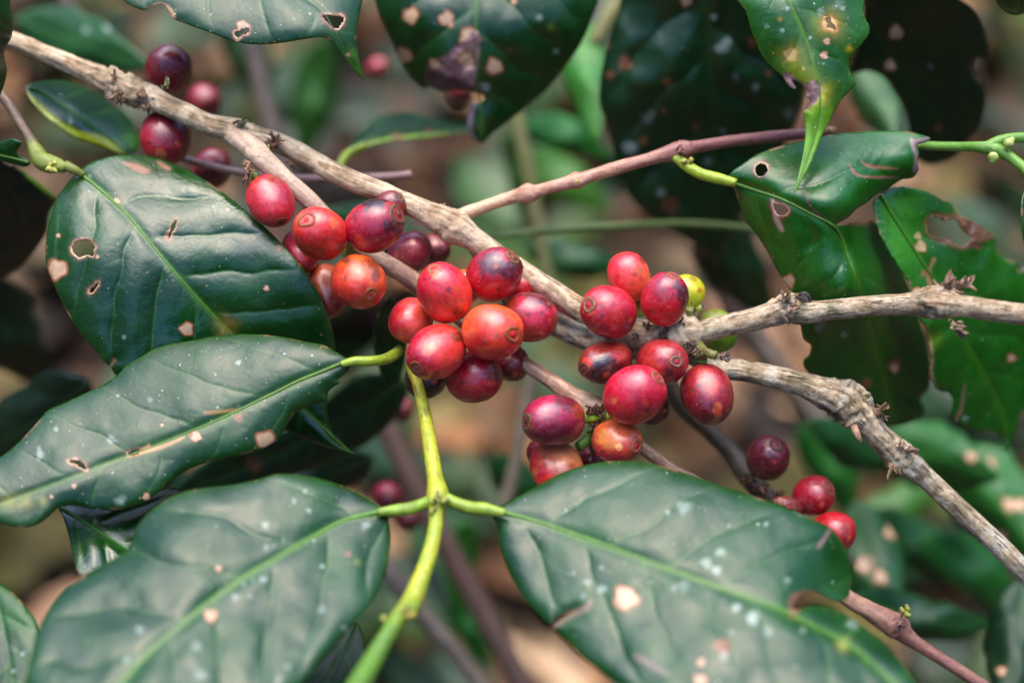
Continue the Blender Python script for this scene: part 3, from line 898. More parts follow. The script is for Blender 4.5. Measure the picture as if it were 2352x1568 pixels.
stemB = tube('branch', [(455, 272, -15, 14), (500, 290, -13.5, 20), (550, 318, -10.5, 26), (580, 344, -7.5, 27), (604, 366, -5, 25), (650, 408, -5, 22), (705, 455, -6, 21), (760, 512, -9, 21), (815, 562, -11, 21), (872, 597, -12, 21), (920, 625, -12, 21), (965, 655, -13, 21), (1040, 715, -14, 20), (1110, 770, -14, 19),
    (1160, 805, -13, 18), (1210, 838, -10, 17), (1262, 872, -7, 18), (1310, 905, -5, 21), (1345, 928, -4, 27), (1375, 948, -4, 31), (1388, 962, -5, 24), (1420, 985, -7, 17), (1480, 1032, -9, 15), (1540, 1076, -10, 14), (1600, 1108, -11, 14), (1700, 1170, -12, 15),
    (1820, 1270, -12, 17), (1940, 1368, -12, 19), (1990, 1398, -12, 21), (2035, 1424, -12, 27), (2062, 1440, -12, 27), (2085, 1462, -12, 19), (2130, 1492, -12, 15), (2240, 1562, -11, 14), (2360, 1640, -10, 14)],
    M_TWIG, S(150, 106, 84), S(196, 160, 130), step=3.4, ring=28, lump=.03, streak=.03, mottle=.9, seed=24, rough=[(1368, 940, 28, .22), (590, 352, 26, .15), (2060, 1438, 24, .14)],
    extra=lambda col, t, lum, stk, xy: mix(mix(col, S(116, 68, 62), sstep(1900, 2100, xy[:, 0]) * .8), S(214, 190, 160), np.exp(-((xy[:, 0] - 650) / 160) ** 2) * .5))
tag(stemB, 'reddish brown fruiting branch running through the middle cherries to the lower right corner', 'branch', GB)
husk('bark_flake', stemB, 572, 376, -2, 40, 4, 51, (168, 128, 98), (120, 84, 62), (-.25, 1), .35)
husk('bark_flake', stemB, 568, 400, -1, 26, 3, 52, (160, 118, 88), (110, 74, 54), (-.4, 1), .4)
for (x, y, w, sz, u, n, sd) in [(1372, 936, 0, 22, (-.3, .8), 6, 61), (1384, 952, 1, 18, (.1, 1), 6, 62), (1370, 972, 0, 18, (-.2, 1), 7, 63), (1362, 1000, -3, 16, (-.3, 1), 6, 64), (1352, 950, 1, 20, (.6, -.6), 4, 65)]:
    husk('dried_bract', stemB, x, y, w, sz, n, sd, (124, 86, 62), (58, 38, 30), u, 1.1)
tube('fruit_stalk', [(1346, 960, 0, 11), (1358, 960, 0, 10), (1372, 958, -1, 10)], M_GREEN, S(140, 172, 40), S(110, 150, 30), stemB, step=3, ring=12)
tube('fruit_stalk', [(1402, 952, 1, 10), (1392, 958, 0, 11), (1382, 964, -2, 10)], M_GREEN, S(130, 160, 40), S(100, 120, 34), stemB, step=3, ring=12)
tube('fruit_stalk', [(1330, 1026, -2, 12), (1345, 1012, -3, 12), (1358, 996, -4, 10)], M_GREEN, S(96, 138, 40), S(70, 110, 34), stemB, step=3, ring=12)
tube('fruit_stalk', [(1366, 1034, -6, 10), (1362, 1012, -5, 10), (1364, 990, -5, 9)], M_GREEN, S(70, 112, 36), S(54, 84, 30), stemB, step=3, ring=12)
husk('bark_flake', stemB, 2062, 1436, -8, 22, 4, 71, (160, 124, 112), (110, 76, 66), (.7, -.5), .6)
buds(stemB, 2085, 1412, -8, 13, 4, 72, up=(.4, -.6))

upper_r = tube('branch', [(1575, 770, -9, 24), (1610, 762, -5, 27), (1660, 750, -4, 26), (1720, 736, -4, 26), (1770, 722, -4, 28), (1812, 708, -3, 32), (1850, 716, -1, 26), (1920, 711, 2, 24), (2000, 703, 6, 24), (2080, 698, 10, 25), (2130, 694, 12, 33), (2165, 694, 14, 33), (2200, 700, 15, 26),
    (2260, 710, 18, 25), (2360, 724, 22, 25), (2480, 740, 26, 26)], M_BARK, TANB, S(188, 170, 142), step=3.2, ring=34, lump=.04, streak=.035, mottle=1, seed=44, rough=[(1812, 708, 34, .3), (2148, 694, 44, .3)],
    extra=lichen(S(202, 178, 148), .5, S(98, 92, 56), .55))
tag(upper_r, 'peeling tan branch reaching from the fork straight across to the right edge', 'branch', GB)
husk('dried_bract', upper_r, 1806, 686, 1, 26, 7, 81, (168, 136, 104), (96, 78, 66), (.2, -1), 1.2)
husk('dried_bract', upper_r, 1836, 678, 2, 30, 3, 82, (92, 84, 78), (56, 50, 50), (1, .15), .4)
husk('dried_bract', upper_r, 1815, 706, 4, 22, 4, 83, (164, 130, 110), (100, 72, 60), (.3, .2), 1.5)
husk('dried_bract', upper_r, 2180, 662, 14, 40, 8, 84, (176, 140, 112), (112, 80, 66), (.5, -.8), 1)
husk('dried_bract', upper_r, 2215, 655, 15, 34, 6, 85, (190, 158, 130), (120, 88, 72), (.7, -.5), 1)
husk('dried_bract', upper_r, 2195, 744, 16, 38, 8, 86, (176, 150, 118), (120, 94, 76), (.9, .5), .6)
tube('bark_knob', [(2100, 700, 11, 24), (2132, 684, 13, 17), (2158, 668, 15, 12), (2166, 662, 15, 6)], M_BARK, S(180, 160, 138), S(150, 128, 108), upper_r, step=3, ring=26, lump=.06, streak=.06, seed=7)
tube('bark_knob', [(2122, 698, 11, 24), (2140, 718, 13, 16), (2147, 732, 14, 7)], M_BARK, S(176, 154, 130), S(140, 120, 100), upper_r, step=3, ring=26, lump=.06, streak=.06, seed=8)

lower_r = tube('branch', [(1560, 800, -12, 18.6), (1640, 843, -8, 24.2), (1700, 850, -7, 25.1), (1770, 864, -6, 25.1), (1840, 882, -6, 27.0), (1890, 902, -5, 33.5), (1930, 918, -5, 40.9), (1962, 940, -5, 40.9), (1990, 970, -5, 30.7), (2020, 1002, -5, 28.8), (2060, 1042, -6, 30.7), (2090, 1066, -6, 27.9), (2130, 1100, -7, 24.2), (2200, 1166, -7, 24.2),
    (2280, 1240, -8, 24.2), (2370, 1330, -8, 24.2), (2480, 1440, -9, 24.2)], M_BARK, S(142, 118, 88), S(198, 174, 140), step=3.2, ring=36, lump=.04, streak=.04, mottle=1, seed=54, rough=[(1945, 930, 62, .24), (2072, 1052, 40, .26)],
    extra=lichen(S(198, 194, 176), .5, S(104, 96, 62), .5))
tag(lower_r, 'rough grey lichened branch sloping from the fork down to the right edge', 'branch', GB)
tube('bark_knob', [(1922, 930, -7, 38), (1944, 902, -5, 30), (1956, 882, -4, 18), (1960, 876, -4, 8)], M_BARK, S(150, 134, 106), S(196, 180, 154), lower_r, step=3, ring=26, lump=.06, streak=.06, seed=17)
tube('bark_knob', [(1955, 950, -7, 38), (1978, 928, -5, 28), (1990, 912, -4, 18), (1994, 905, -4, 8)], M_BARK, S(150, 134, 106), S(196, 180, 154), lower_r, step=3, ring=26, lump=.06, streak=.06, seed=18)
tube('bark_knob', [(1980, 952, -5, 18), (2006, 950, -3, 13), (2024, 944, -2, 8)], M_BARK, S(150, 112, 80), S(110, 78, 56), lower_r, step=3, ring=16, lump=.12, seed=19)
husk('dried_bract', lower_r, 2028, 938, -1, 20, 5, 91, (176, 130, 94), (112, 76, 56), (.6, -.6), 1.2)
husk('dried_bract', lower_r, 2030, 958, -1, 18, 4, 92, (120, 98, 84), (70, 50, 44), (.6, .6), .8)
tube('bark_knob', [(1962, 980, -1, 9), (1970, 1000, 1, 7), (1978, 1016, 1, 3)], M_BARK, S(180, 142, 112), S(140, 104, 80), lower_r, step=3, ring=12, lump=.06, seed=20)
husk('bark_flake', lower_r, 2086, 1034, -1, 26, 5, 93, (170, 140, 116), (110, 84, 66), (1, -.1), .6)
husk('bark_flake', lower_r, 2062, 1026, -2, 22, 4, 94, (184, 160, 132), (120, 96, 74), (.6, -.6), .8)
husk('dried_bract', lower_r, 2050, 1068, -3, 30, 6, 95, (132, 108, 76), (76, 60, 46), (.3, 1), .6)

twigC = tube('branch', [(1035, 515, -14, 12), (1062, 494, -13, 16), (1120, 472, -13, 14), (1180, 452, -13, 15), (1205, 446, -12, 20), (1222, 442, -12, 21), (1240, 437, -12, 15), (1300, 421, -12, 15), (1325, 414, -12, 19), (1345, 408, -12, 15), (1420, 385, -13, 15), (1500, 363, -13, 15), (1545, 350, -13, 20), (1575, 344, -13, 19), (1600, 337, -14, 14),
    (1680, 324, -16, 13), (1780, 313, -18, 13), (1860, 306, -20, 12), (1900, 302, -21, 12), (1916, 300, -22, 9)], M_TWIG, S(166, 112, 86), S(198, 150, 122), step=3.6, ring=24, lump=.03, streak=.03, mottle=.9, seed=64, rough=[(1212, 444, 16, .15), (1330, 412, 14, .15), (1565, 346, 22, .22)],
    extra=lambda col, t, lum, stk, xy: mix(mix(col, S(118, 62, 62), sstep(1350, 1620, xy[:, 0]) * .8), S(212, 172, 130), sstep(1250, 1080, xy[:, 0]) * .7))
tag(twigC, 'thin reddish twig with swollen nodes rising from the pale branch to the upper right leaves', 'branch', GB)
husk('bark_flake', twigC, 1560, 346, -9, 20, 5, 101, (142, 96, 78), (92, 60, 50), (.6, -.3), 1.2)
buds(twigC, 1580, 362, -9, 13, 3, 102, c1=(150, 156, 40), up=(.4, .5))
buds(twigC, 1910, 300, -18, 12, 2, 103, c1=(160, 150, 40), up=(1, -.1))
buds(twigC, 1324, 418, -8, 8, 1, 104, c1=(160, 170, 50), up=(0, .6))

stemG = tube('branch', [(940, 840, -6, 12), (956, 872, -2, 13), (968, 915, 2, 14), (982, 985, 8, 16), (992, 1050, 14, 18), (1000, 1100, 19, 19), (1005, 1130, 22, 25), (1004, 1152, 24, 25), (1002, 1172, 25, 17), (1000, 1210, 28, 17), (990, 1260, 32, 18), (970, 1320, 37, 20), (948, 1376, 42, 24), (935, 1400, 45, 26),
    (915, 1420, 48, 22), (895, 1450, 52, 20), (860, 1510, 58, 23), (825, 1570, 65, 26), (780, 1650, 74, 29)], M_GREEN, S(176, 172, 44), S(128, 150, 36), step=3.4, ring=26, lump=.02, streak=.02, mottle=.8, seed=74,
    extra=lambda col, t, lum, stk, xy: mix(mix(col, S(84, 122, 34), sstep(1320, 1480, xy[:, 1])), S(140, 84, 44), sstep(.1, .4, stk + .3 * lum) * sstep(1130, 980, xy[:, 1]) * .9))
tag(stemG, 'yellow green young stem hanging from the middle cherries down to the bottom edge', 'stem', GB)
husk('stipule', stemG, 1003, 1146, 27, 22, 4, 111, (150, 160, 60), (150, 120, 76), (0, .3), 2.5)
buds(stemG, 988, 1160, 27, 12, 3, 112, up=(-.2, 1)); buds(stemG, 1030, 1156, 26, 13, 2, 113, c2=(180, 120, 80), up=(.3, .8))
husk('stipule', stemG, 930, 1396, 49, 26, 5, 114, (170, 176, 70), (164, 130, 90), (.4, .6), 1.8)
buds(stemG, 942, 1410, 50, 14, 3, 115, c2=(196, 140, 50), up=(.2, 1)); buds(stemG, 886, 1424, 50, 14, 2, 116, c1=(170, 190, 70), up=(-.8, -.2))

twigL = tube('branch', [(-60, 100, -12, 12), (-10, 200, -12, 12), (20, 240, -11, 11), (50, 290, -10, 11), (72, 325, -9, 12), (84, 350, -8, 18), (100, 372, -8, 22), (128, 380, -8, 19), (150, 385, -8, 12)], M_TWIG, S(92, 66, 56), S(126, 100, 70), step=3.6, ring=20, mottle=.8, seed=84,
    extra=lambda col, t, lum, stk, xy: mix(col, S(128, 138, 46), sstep(310, 350, xy[:, 1])))
tag(twigL, 'dark thin twig ending in a green budded node at the left edge', 'branch', GB)
buds(twigL, 118, 378, -3, 12, 5, 121, c1=(170, 180, 60), c2=(176, 130, 90), up=(.2, 1))

twigR = tube('stem', [(2070, 333, -18, 9), (2120, 335, -15, 10), (2200, 337, -8, 11), (2250, 338, -2, 13), (2280, 342, -1, 17), (2305, 352, 0, 14), (2330, 368, 2, 12), (2358, 392, 5, 12), (2400, 440, 9, 12)], M_GREEN, S(104, 148, 50), S(84, 124, 44), step=3.6, ring=20, lump=.02, streak=.02, seed=94)
tag(twigR, 'smooth green young stem forking around a pale bud at the right edge', 'stem', GB)
tube('side_stem', [(2265, 340, -1, 14), (2290, 326, -1, 13), (2320, 318, 0, 12), (2360, 316, 2, 12), (2430, 318, 6, 12)], M_GREEN, S(110, 152, 54), S(84, 124, 44), twigR, step=3.6, ring=18, lump=.02, seed=95)
buds(twigR, 2300, 334, 2, 26, 2, 96, c1=(150, 178, 70), c2=(190, 170, 110), up=(1, .12))
husk('stem_scar', twigR, 2272, 348, 2, 8, 2, 97, (190, 150, 110), (150, 110, 80), (0, 1), 1)

twigI = tube('branch', [(330, 330, -34, 9), (440, 370, -34, 9), (560, 398, -34, 9), (640, 408, -34, 9), (760, 411, -34, 9), (860, 407, -34, 9), (925, 403, -34, 9), (944, 402, -34, 11)], M_TWIG, S(122, 88, 82), S(160, 124, 112), step=4, ring=16, mottle=.8, seed=104)
tag(twigI, 'thin purplish twig with a snapped blunt end behind the pale branch', 'branch', GB)

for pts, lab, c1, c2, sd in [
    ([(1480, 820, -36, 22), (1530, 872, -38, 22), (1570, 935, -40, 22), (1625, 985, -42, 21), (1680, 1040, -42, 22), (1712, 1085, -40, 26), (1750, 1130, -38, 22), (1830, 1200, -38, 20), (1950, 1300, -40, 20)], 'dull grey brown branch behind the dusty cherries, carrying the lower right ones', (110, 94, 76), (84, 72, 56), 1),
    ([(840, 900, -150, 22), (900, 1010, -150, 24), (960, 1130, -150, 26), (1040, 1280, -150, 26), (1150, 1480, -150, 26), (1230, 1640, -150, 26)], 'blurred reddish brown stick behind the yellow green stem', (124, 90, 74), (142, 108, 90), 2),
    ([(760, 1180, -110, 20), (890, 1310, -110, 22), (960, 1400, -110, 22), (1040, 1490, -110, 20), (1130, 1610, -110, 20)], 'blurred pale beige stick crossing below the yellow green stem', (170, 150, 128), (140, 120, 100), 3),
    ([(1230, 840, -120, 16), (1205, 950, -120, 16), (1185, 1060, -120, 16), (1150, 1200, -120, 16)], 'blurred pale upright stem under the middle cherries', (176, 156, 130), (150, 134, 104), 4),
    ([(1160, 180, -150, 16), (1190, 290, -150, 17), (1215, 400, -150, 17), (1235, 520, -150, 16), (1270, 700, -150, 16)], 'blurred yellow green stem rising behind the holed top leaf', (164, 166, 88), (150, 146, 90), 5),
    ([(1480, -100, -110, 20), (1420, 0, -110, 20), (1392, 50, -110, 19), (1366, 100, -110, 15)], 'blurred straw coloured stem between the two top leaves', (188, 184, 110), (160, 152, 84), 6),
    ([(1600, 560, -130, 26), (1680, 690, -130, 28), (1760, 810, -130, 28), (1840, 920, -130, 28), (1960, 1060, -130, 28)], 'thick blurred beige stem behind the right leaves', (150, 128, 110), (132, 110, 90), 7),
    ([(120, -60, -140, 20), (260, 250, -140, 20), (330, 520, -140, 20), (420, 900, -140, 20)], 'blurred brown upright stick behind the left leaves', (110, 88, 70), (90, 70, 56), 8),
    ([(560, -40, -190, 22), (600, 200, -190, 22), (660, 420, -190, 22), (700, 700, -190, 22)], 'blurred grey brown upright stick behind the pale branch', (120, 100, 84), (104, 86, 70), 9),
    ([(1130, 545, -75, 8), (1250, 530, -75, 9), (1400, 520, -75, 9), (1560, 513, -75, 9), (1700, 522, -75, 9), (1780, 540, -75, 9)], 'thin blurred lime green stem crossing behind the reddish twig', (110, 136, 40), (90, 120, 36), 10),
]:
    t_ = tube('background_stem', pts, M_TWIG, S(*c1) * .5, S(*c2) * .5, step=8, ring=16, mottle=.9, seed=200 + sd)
    tag(t_, lab, 'stem', 'blurred stems behind the bush')

# ------------------------------------------------------------------ cherries
CR, MG, DK, PU, RD, OR, YO, PK, BR, BK, TN = (168, 16, 44), (150, 18, 56), (82, 12, 30), (58, 18, 34), (196, 24, 28), (214, 72, 38), (224, 136, 50), (204, 52, 64), (112, 52, 26), (30, 18, 24), (196, 130, 70)
A = []
def add(label, x, y, b, w, c1, c2, cal=(0, 0), **k):
    k.update(label=label, x=x, y=y, b=b, w=w, c1=c1, c2=c2, cal=cal, seed=len(A) + 1)
    A.append(k)

add('dark maroon cherry sitting above the pale branch near the top left', 388, 160, 54, -26, (128, 14, 38), (108, 12, 38), (26, -40), ratio=1.14, sgn=1, calyx=False, grad=(1, 0))
add('dark maroon cherry with a dull brown streak under the pale branch at left', 380, 318, 60, -20, (160, 16, 38), (116, 14, 36), (0, 58), ratio=1.06, calyx=False, grad=(1, -.3), marks=[(6, -6, 16, BR, .8), (2, 40, 12, TN, .6)])
add('half hidden red cherry behind the purplish twig at left', 488, 386, 44, -44, CR, DK, (20, -30), calyx=False)
add('crimson cherry with a rusty top hanging under the fork of the pale branch', 622, 463, 55, -2, CR, PK, (30, 52), ratio=1.16, grad=(-.4, 1), cin=(70, 46, 30), cout=(150, 120, 80), marks=[(-30, -38, 16, OR, .8), (10, -45, 22, (150, 70, 40), .7), (-50, 20, 14, BR, .7)], stalk=(582, 402, -3, 582, 414), sr=9)
add('orange red cherry with a faint ring, left of the black topped crimson one', 734, 536, 62, 6, (222, 66, 48), RD, (-23, -28), ratio=1.1, grad=(-.2, 1), mot=.15, rc=.27, cin=(216, 70, 54), cout=(206, 110, 60), marks=[(-40, -30, 16, TN, .6), (52, 30, 12, BR, .7), (38, -20, 12, YO, .6)])
add('crimson cherry with a black cap and a wide tan scar on its right side', 862, 518, 64, 4, CR, MG, (60, -26), ratio=1.08, rc=.36, cin=(110, 70, 46), cout=(150, 116, 84), grad=(.3, 1), marks=[(-2, -58, 34, BK, .95), (42, 6, 20, PU, .9), (-32, 34, 12, OR, .8), (48, 40, 12, TN, .7), (-20, -58, 20, BK, .8)], stalk=(800, 585, -10))
add('small brown red cherry peeping out behind the black capped crimson one', 895, 477, 41, -9, (110, 22, 30), (120, 40, 22), (26, -22), ratio=1.1, cin=(120, 90, 60), cout=(160, 140, 100), marks=[(18, 10, 18, (160, 64, 20), .8)])
add('long red cherry tucked behind the edge of the big left leaf', 690, 580, 42, -9, CR, (176, 22, 44), (20, 44), ratio=1.3, calyx=False)
add('brown and orange cherry half hidden beside the edge of the big left leaf', 750, 668, 47, -11, (186, 108, 56), (126, 28, 26), (14, 62), ratio=1.36, calyx=False, grad=(.4, 1), cin=(150, 90, 50), cout=(186, 130, 70), rc=.2, marks=[(20, 10, 26, BR, .6)])
add('orange cherry with brown blotches and a clear ring at its lower right', 825, 648, 63, 6, (226, 112, 38), (190, 34, 34), (34, 31), ratio=1.1, grad=(-.35, 1), mot=.1, rc=.2, cin=(160, 60, 36), cout=(190, 130, 76), marks=[(28, -30, 26, (120, 56, 20), .9), (44, -14, 14, BR, .8), (-27, -54, 13, BR, .9), (8, -20, 24, YO, .5)])
add('dusty mauve cherry behind the reddish branch, right of the orange one', 942, 580, 49, -17, (140, 60, 84), (120, 20, 50), (34, -30), ratio=1.12, calyx=False, marks=[(8, -6, 20, (170, 96, 74), .6)])
add('dark maroon cherry below the pale branch, behind the dusty mauve one', 1000, 572, 36, -26, (96, 20, 36), DK, (10, 20), calyx=False, marks=[(-5, -20, 16, (150, 90, 70), .8)])
# middle bunch
add('pink and orange upright cherry at the top of the middle bunch', 1020, 671, 65, 5, (190, 18, 56), (222, 70, 46), (-24, -56), ratio=1.1, grad=(.75, 1), mot=.12, rc=.2, cin=(196, 40, 50), cout=(196, 160, 100), marks=[(-18, -40, 14, TN, .8), (34, 44, 14, BR, .9), (40, 36, 9, OR, .8)])
add('crimson cherry with a purple bruise and an olive scar at its upper right', 1137, 628, 62, 0, (150, 16, 50), (178, 14, 40), (45, -38), ratio=1.06, grad=(0, 1), rc=.24, cin=(120, 100, 60), cout=(156, 146, 84), marks=[(-8, -20, 34, (76, 34, 52), .85), (30, -6, 26, (60, 24, 40), .8), (0, -6, 16, (100, 50, 40), .5), (55, -20, 16, BK, .7)])
add('red orange cherry peeping from behind the purple bruised one', 1194, 660, 37, -12, (220, 60, 40), RD, (10, -20), calyx=False)
add('pink cherry with brown patches on top, right side of the middle bunch', 1217, 729, 60, -3, (206, 44, 80), (160, 18, 44), (60, 12), ratio=1.06, calyx=False, grad=(0, 1), marks=[(-44, -34, 22, (170, 80, 30), .9), (-34, -6, 18, (120, 40, 30), .8), (6, -56, 30, (92, 30, 34), .9), (44, -36, 22, (80, 26, 34), .9), (6, 42, 22, (150, 60, 24), .8), (46, 6, 7, OR, .8)])
add('pale pink cherry at the left end of the middle bunch', 945, 735, 51, -3, (200, 32, 50), (226, 110, 74), (20, -34), ratio=1.12, sgn=-1, calyx=False, grad=(1, .1), mot=.1)
add('crimson cherry with an orange right end and a brown scar at its lower left', 1001, 809, 63, 8, (168, 14, 50), (214, 66, 50), (-44, 37), ratio=1.2, grad=(1, -.35), mot=.12, rc=.22, cin=(92, 66, 44), cout=(130, 100, 62), marks=[(-8, -8, 17, TN, .7), (50, -36, 14, BR, .9), (28, 24, 8, OR, .8), (18, 46, 8, OR, .7)])
add('round orange and red cherry with a big red centred ring in the middle bunch', 1133, 763, 69, 9, (232, 112, 48), (204, 22, 36), (49, 5), ratio=1.04, grad=(.15, 1), mot=.1, rc=.25, cin=(206, 30, 22), cout=(202, 128, 60), marks=[(14, -34, 17, (196, 90, 84), .6), (8, 10, 10, (176, 84, 50), .8), (-48, -2, 8, TN, .6)])
add('crimson cherry with a brown creased right side under the round orange one', 1090, 866, 62, -2, (180, 22, 44), (160, 12, 40), (54, -8), ratio=1.06, calyx=False, wrinkle=.01, marks=[(48, -14, 24, (110, 52, 34), .9), (54, -2, 12, BK, .9), (30, 14, 9, OR, .6)])
add('dark red cherry hidden low behind the round orange one', 1172, 832, 45, -13, (140, 10, 28), DK, (20, 20), calyx=False)
add('very dark maroon cherry behind the top of the yellow green stem', 979, 865, 51, -9, (70, 10, 22), (46, 10, 20), (-10, 30), calyx=False)
add('sliver of an orange cherry behind the gap of the middle bunch', 1072, 655, 38, -12, (220, 130, 60), RD, (0, -20), calyx=False)
add('blurred dark red cherry in the gap under the pale branch', 1302, 712, 36, -34, (130, 14, 34), DK, (10, 10), calyx=False)
# bunch at the fork
add('peach and pink cherry at the top of the right bunch', 1446, 636, 51, -4, (220, 52, 66), (230, 112, 70), (-22, -54), ratio=1.16, grad=(1, .5), mot=.1, calyx=False, taper=-.08, marks=[(18, -10, 12, TN, .7), (22, 4, 9, (190, 80, 40), .7), (30, -40, 12, BR, .7), (-10, 30, 12, OR, .6)], stalk=(1470, 725, -8, 1466, 690), sr=11)
add('crimson cherry with its ringed scar facing left, above the black patched one', 1397, 715, 63, 4, (186, 24, 50), (150, 12, 38), (-50, -15), ratio=1.08, grad=(.1, 1), rc=.24, cin=(176, 34, 60), cout=(180, 150, 104), marks=[(10, 14, 30, (196, 44, 30), .5), (46, 36, 14, DK, .7)])
add('crimson cherry with a dark brown right shoulder and a scar on top', 1527, 686, 55, 4, (168, 24, 62), (192, 18, 34), (20, -55), ratio=1.14, grad=(-.1, 1), rc=.24, cin=(150, 60, 60), cout=(176, 140, 96), marks=[(-14, -20, 20, (120, 50, 76), .6), (36, -10, 26, (60, 22, 30), .9), (40, 12, 16, (96, 40, 26), .8), (10, -50, 22, (90, 30, 50), .5)])
add('yellow cherry behind the brown shouldered crimson one', 1574, 676, 45, -9, (216, 206, 20), (176, 186, 22), (24, -30), ratio=1.05, calyx=False, grad=(-.5, 1), mot=.05, skin=(.78, .8, .5), scuffs=1, marks=[(14, -38, 10, (150, 110, 20), .6)])
add('lime green cherry half hidden behind the peeling branch', 1648, 760, 46, -17, (150, 168, 40), (128, 166, 16), (-14, -44), ratio=1.15, calyx=False, mot=.05, skin=(.72, .84, .5), scuffs=1, marks=[(-10, -44, 18, (140, 130, 50), .5)])
add('shrivelled cherry with a large black patch at the left of the right bunch', 1390, 832, 51, 1, (150, 48, 34), (104, 22, 34), (-54, 16), ratio=1.36, grad=(0, .6), rc=.25, cin=(80, 30, 28), cout=(132, 80, 54), wrinkle=.012, marks=[(-4, 12, 34, (34, 24, 30), .97), (-24, 28, 26, (40, 22, 26), .95), (16, 32, 30, (52, 26, 26), .9), (-44, -2, 12, OR, .8), (30, -24, 18, OR, .5)])
add('dusty crimson cherry with its ring facing out, in the middle of the right bunch', 1521, 831, 57, 1, (176, 50, 48), (146, 22, 38), (27, -2), ratio=1.16, grad=(.5, 1), rc=.21, cin=(176, 50, 84), cout=(176, 156, 110), wrinkle=.006, marks=[(-36, 14, 26, (184, 60, 30), .6), (6, 22, 12, PU, .7), (-12, -30, 20, (180, 84, 84), .5)])
add('big glossy crimson cherry at the front of the right bunch', 1459, 905, 70, 9, (188, 16, 56), (186, 14, 40), (53, -42), ratio=1.05, grad=(0, 1), mot=.15, rc=.22, cin=(170, 60, 70), cout=(170, 136, 96), marks=[(10, 24, 20, (120, 8, 44), .6), (16, 18, 8, OR, .8), (-52, 14, 7, TN, .8), (14, 46, 9, (196, 70, 30), .8)])
add('dusty dark red cherry with a rusty streak at the lower right of the right bunch', 1624, 907, 63, 0, (158, 40, 46), (104, 12, 32), (10, 66), ratio=1.13, calyx=False, grad=(-.1, 1), mot=.5, marks=[(4, -20, 16, (204, 76, 40), .8), (14, 28, 13, (190, 104, 48), .9), (20, 44, 12, (180, 92, 50), .8), (46, -14, 16, BR, .6), (-12, -52, 22, (196, 90, 70), .5)], stalk=(1612, 822, 0, 1612, 838), sr=13)
add('dark brown red cherry hiding behind the big glossy crimson one', 1494, 932, 46, -13, (96, 14, 26), (60, 14, 20), (10, 20), calyx=False)
# lower bunch
add('purple crimson cherry lying on its side at the lower branch node', 1270, 965, 61, 5, (166, 30, 80), (104, 12, 44), (-66, 1), ratio=1.22, grad=(.1, 1), rc=.26, cin=(70, 40, 36), cout=(150, 124, 78), marks=[(30, -48, 30, (80, 26, 30), .8), (60, -20, 18, (150, 76, 30), .8), (50, 34, 14, (150, 56, 24), .7), (-52, 40, 24, (76, 16, 40), .6)], stalk=(1360, 958, -1))
add('yellow and orange cherry with a pink ring just above the big lower leaf', 1418, 1014, 54, 3, (226, 130, 60), (186, 40, 50), (43, 6), ratio=1.12, grad=(-.25, .8), mot=.1, rc=.25, cin=(180, 26, 60), cout=(206, 150, 96), marks=[(-38, -20, 14, (190, 110, 30), .8), (-26, -6, 24, (228, 180, 80), .7), (0, 8, 9, (250, 220, 130), 1), (46, 38, 14, BR, .7), (-40, 30, 26, (180, 40, 60), .6)])
add('half rotten tan and red cherry partly covered by the big lower leaf', 1279, 1076, 60, -1, (184, 26, 50), (196, 150, 90), (20, 44), ratio=1.14, calyx=False, grad=(1, -.5), mot=.1, wrinkle=.02, marks=[(22, 8, 30, (150, 84, 36), .8), (48, 14, 16, (110, 60, 30), .8), (-50, 4, 9, TN, .7), (-20, 30, 24, (206, 70, 40), .6)], stalk=(1356, 1000, -3, 1330, 1026))
add('dark red cherry hidden left behind the half rotten one', 1246, 1040, 36, -12, (120, 12, 34), DK, (10, 10), calyx=False)
add('dark red cherry hidden between the half rotten and the yellow orange one', 1354, 1056, 36, -12, (150, 16, 40), DK, (10, 10), calyx=False)
# right and far
add('dark maroon cherry with a tan ring, uppermost of the three at lower right', 1764, 1050, 51, -22, (110, 14, 44), DK, (12, -34), ratio=1.1, rc=.26, cin=(120, 50, 60), cout=(120, 70, 60), grad=(0, 1), mot=.2)
add('crimson cherry with a ringed scar, middle one of the three at lower right', 1870, 1137, 47, -18, (160, 14, 46), (130, 10, 34), (32, -20), ratio=1.06, rc=.3, cin=(150, 60, 50), cout=(176, 110, 84), mot=.2)
add('bright red cherry, lowest of three, half hidden by the big lower leaf', 1914, 1223, 51, -14, (186, 20, 36), (150, 12, 30), (20, -20), calyx=False, mot=.1)
relax(A)
add('shrivelled brown cherry on the edge of the big lower leaf', 1812, 1164, 24, -16, (120, 66, 50), (84, 40, 34), (-34, -14), ratio=1.7, calyx=False, wrinkle=.1, mot=.8)
for i, (x, y, b, w, c1, lab) in enumerate([(470, 234, 40, -110, (150, 20, 50), 'blurred crimson cherry right of the upper left maroon one'), (890, 1140, 36, -85, (160, 14, 50), 'blurred crimson cherry just left of the yellow green node'),
        (936, 1190, 32, -95, (130, 10, 26), 'blurred dark red cherry below the left leaf stalk of the yellow green node'), (922, 940, 30, -100, (170, 20, 40), 'blurred red cherry beside the deep green leaf under the middle bunch'),
        (1058, 212, 32, -120, (150, 10, 36), 'blurred red cherry under the torn top leaf'), (868, 158, 26, -170, (170, 20, 40), 'faint blurred red cherry left of the torn top leaf')]):
    add(lab, x, y, b, w, c1, DK, (10, -10), calyx=False, res=(36, 24), group='blurred cherries behind the bush')
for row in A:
    cherry(row)
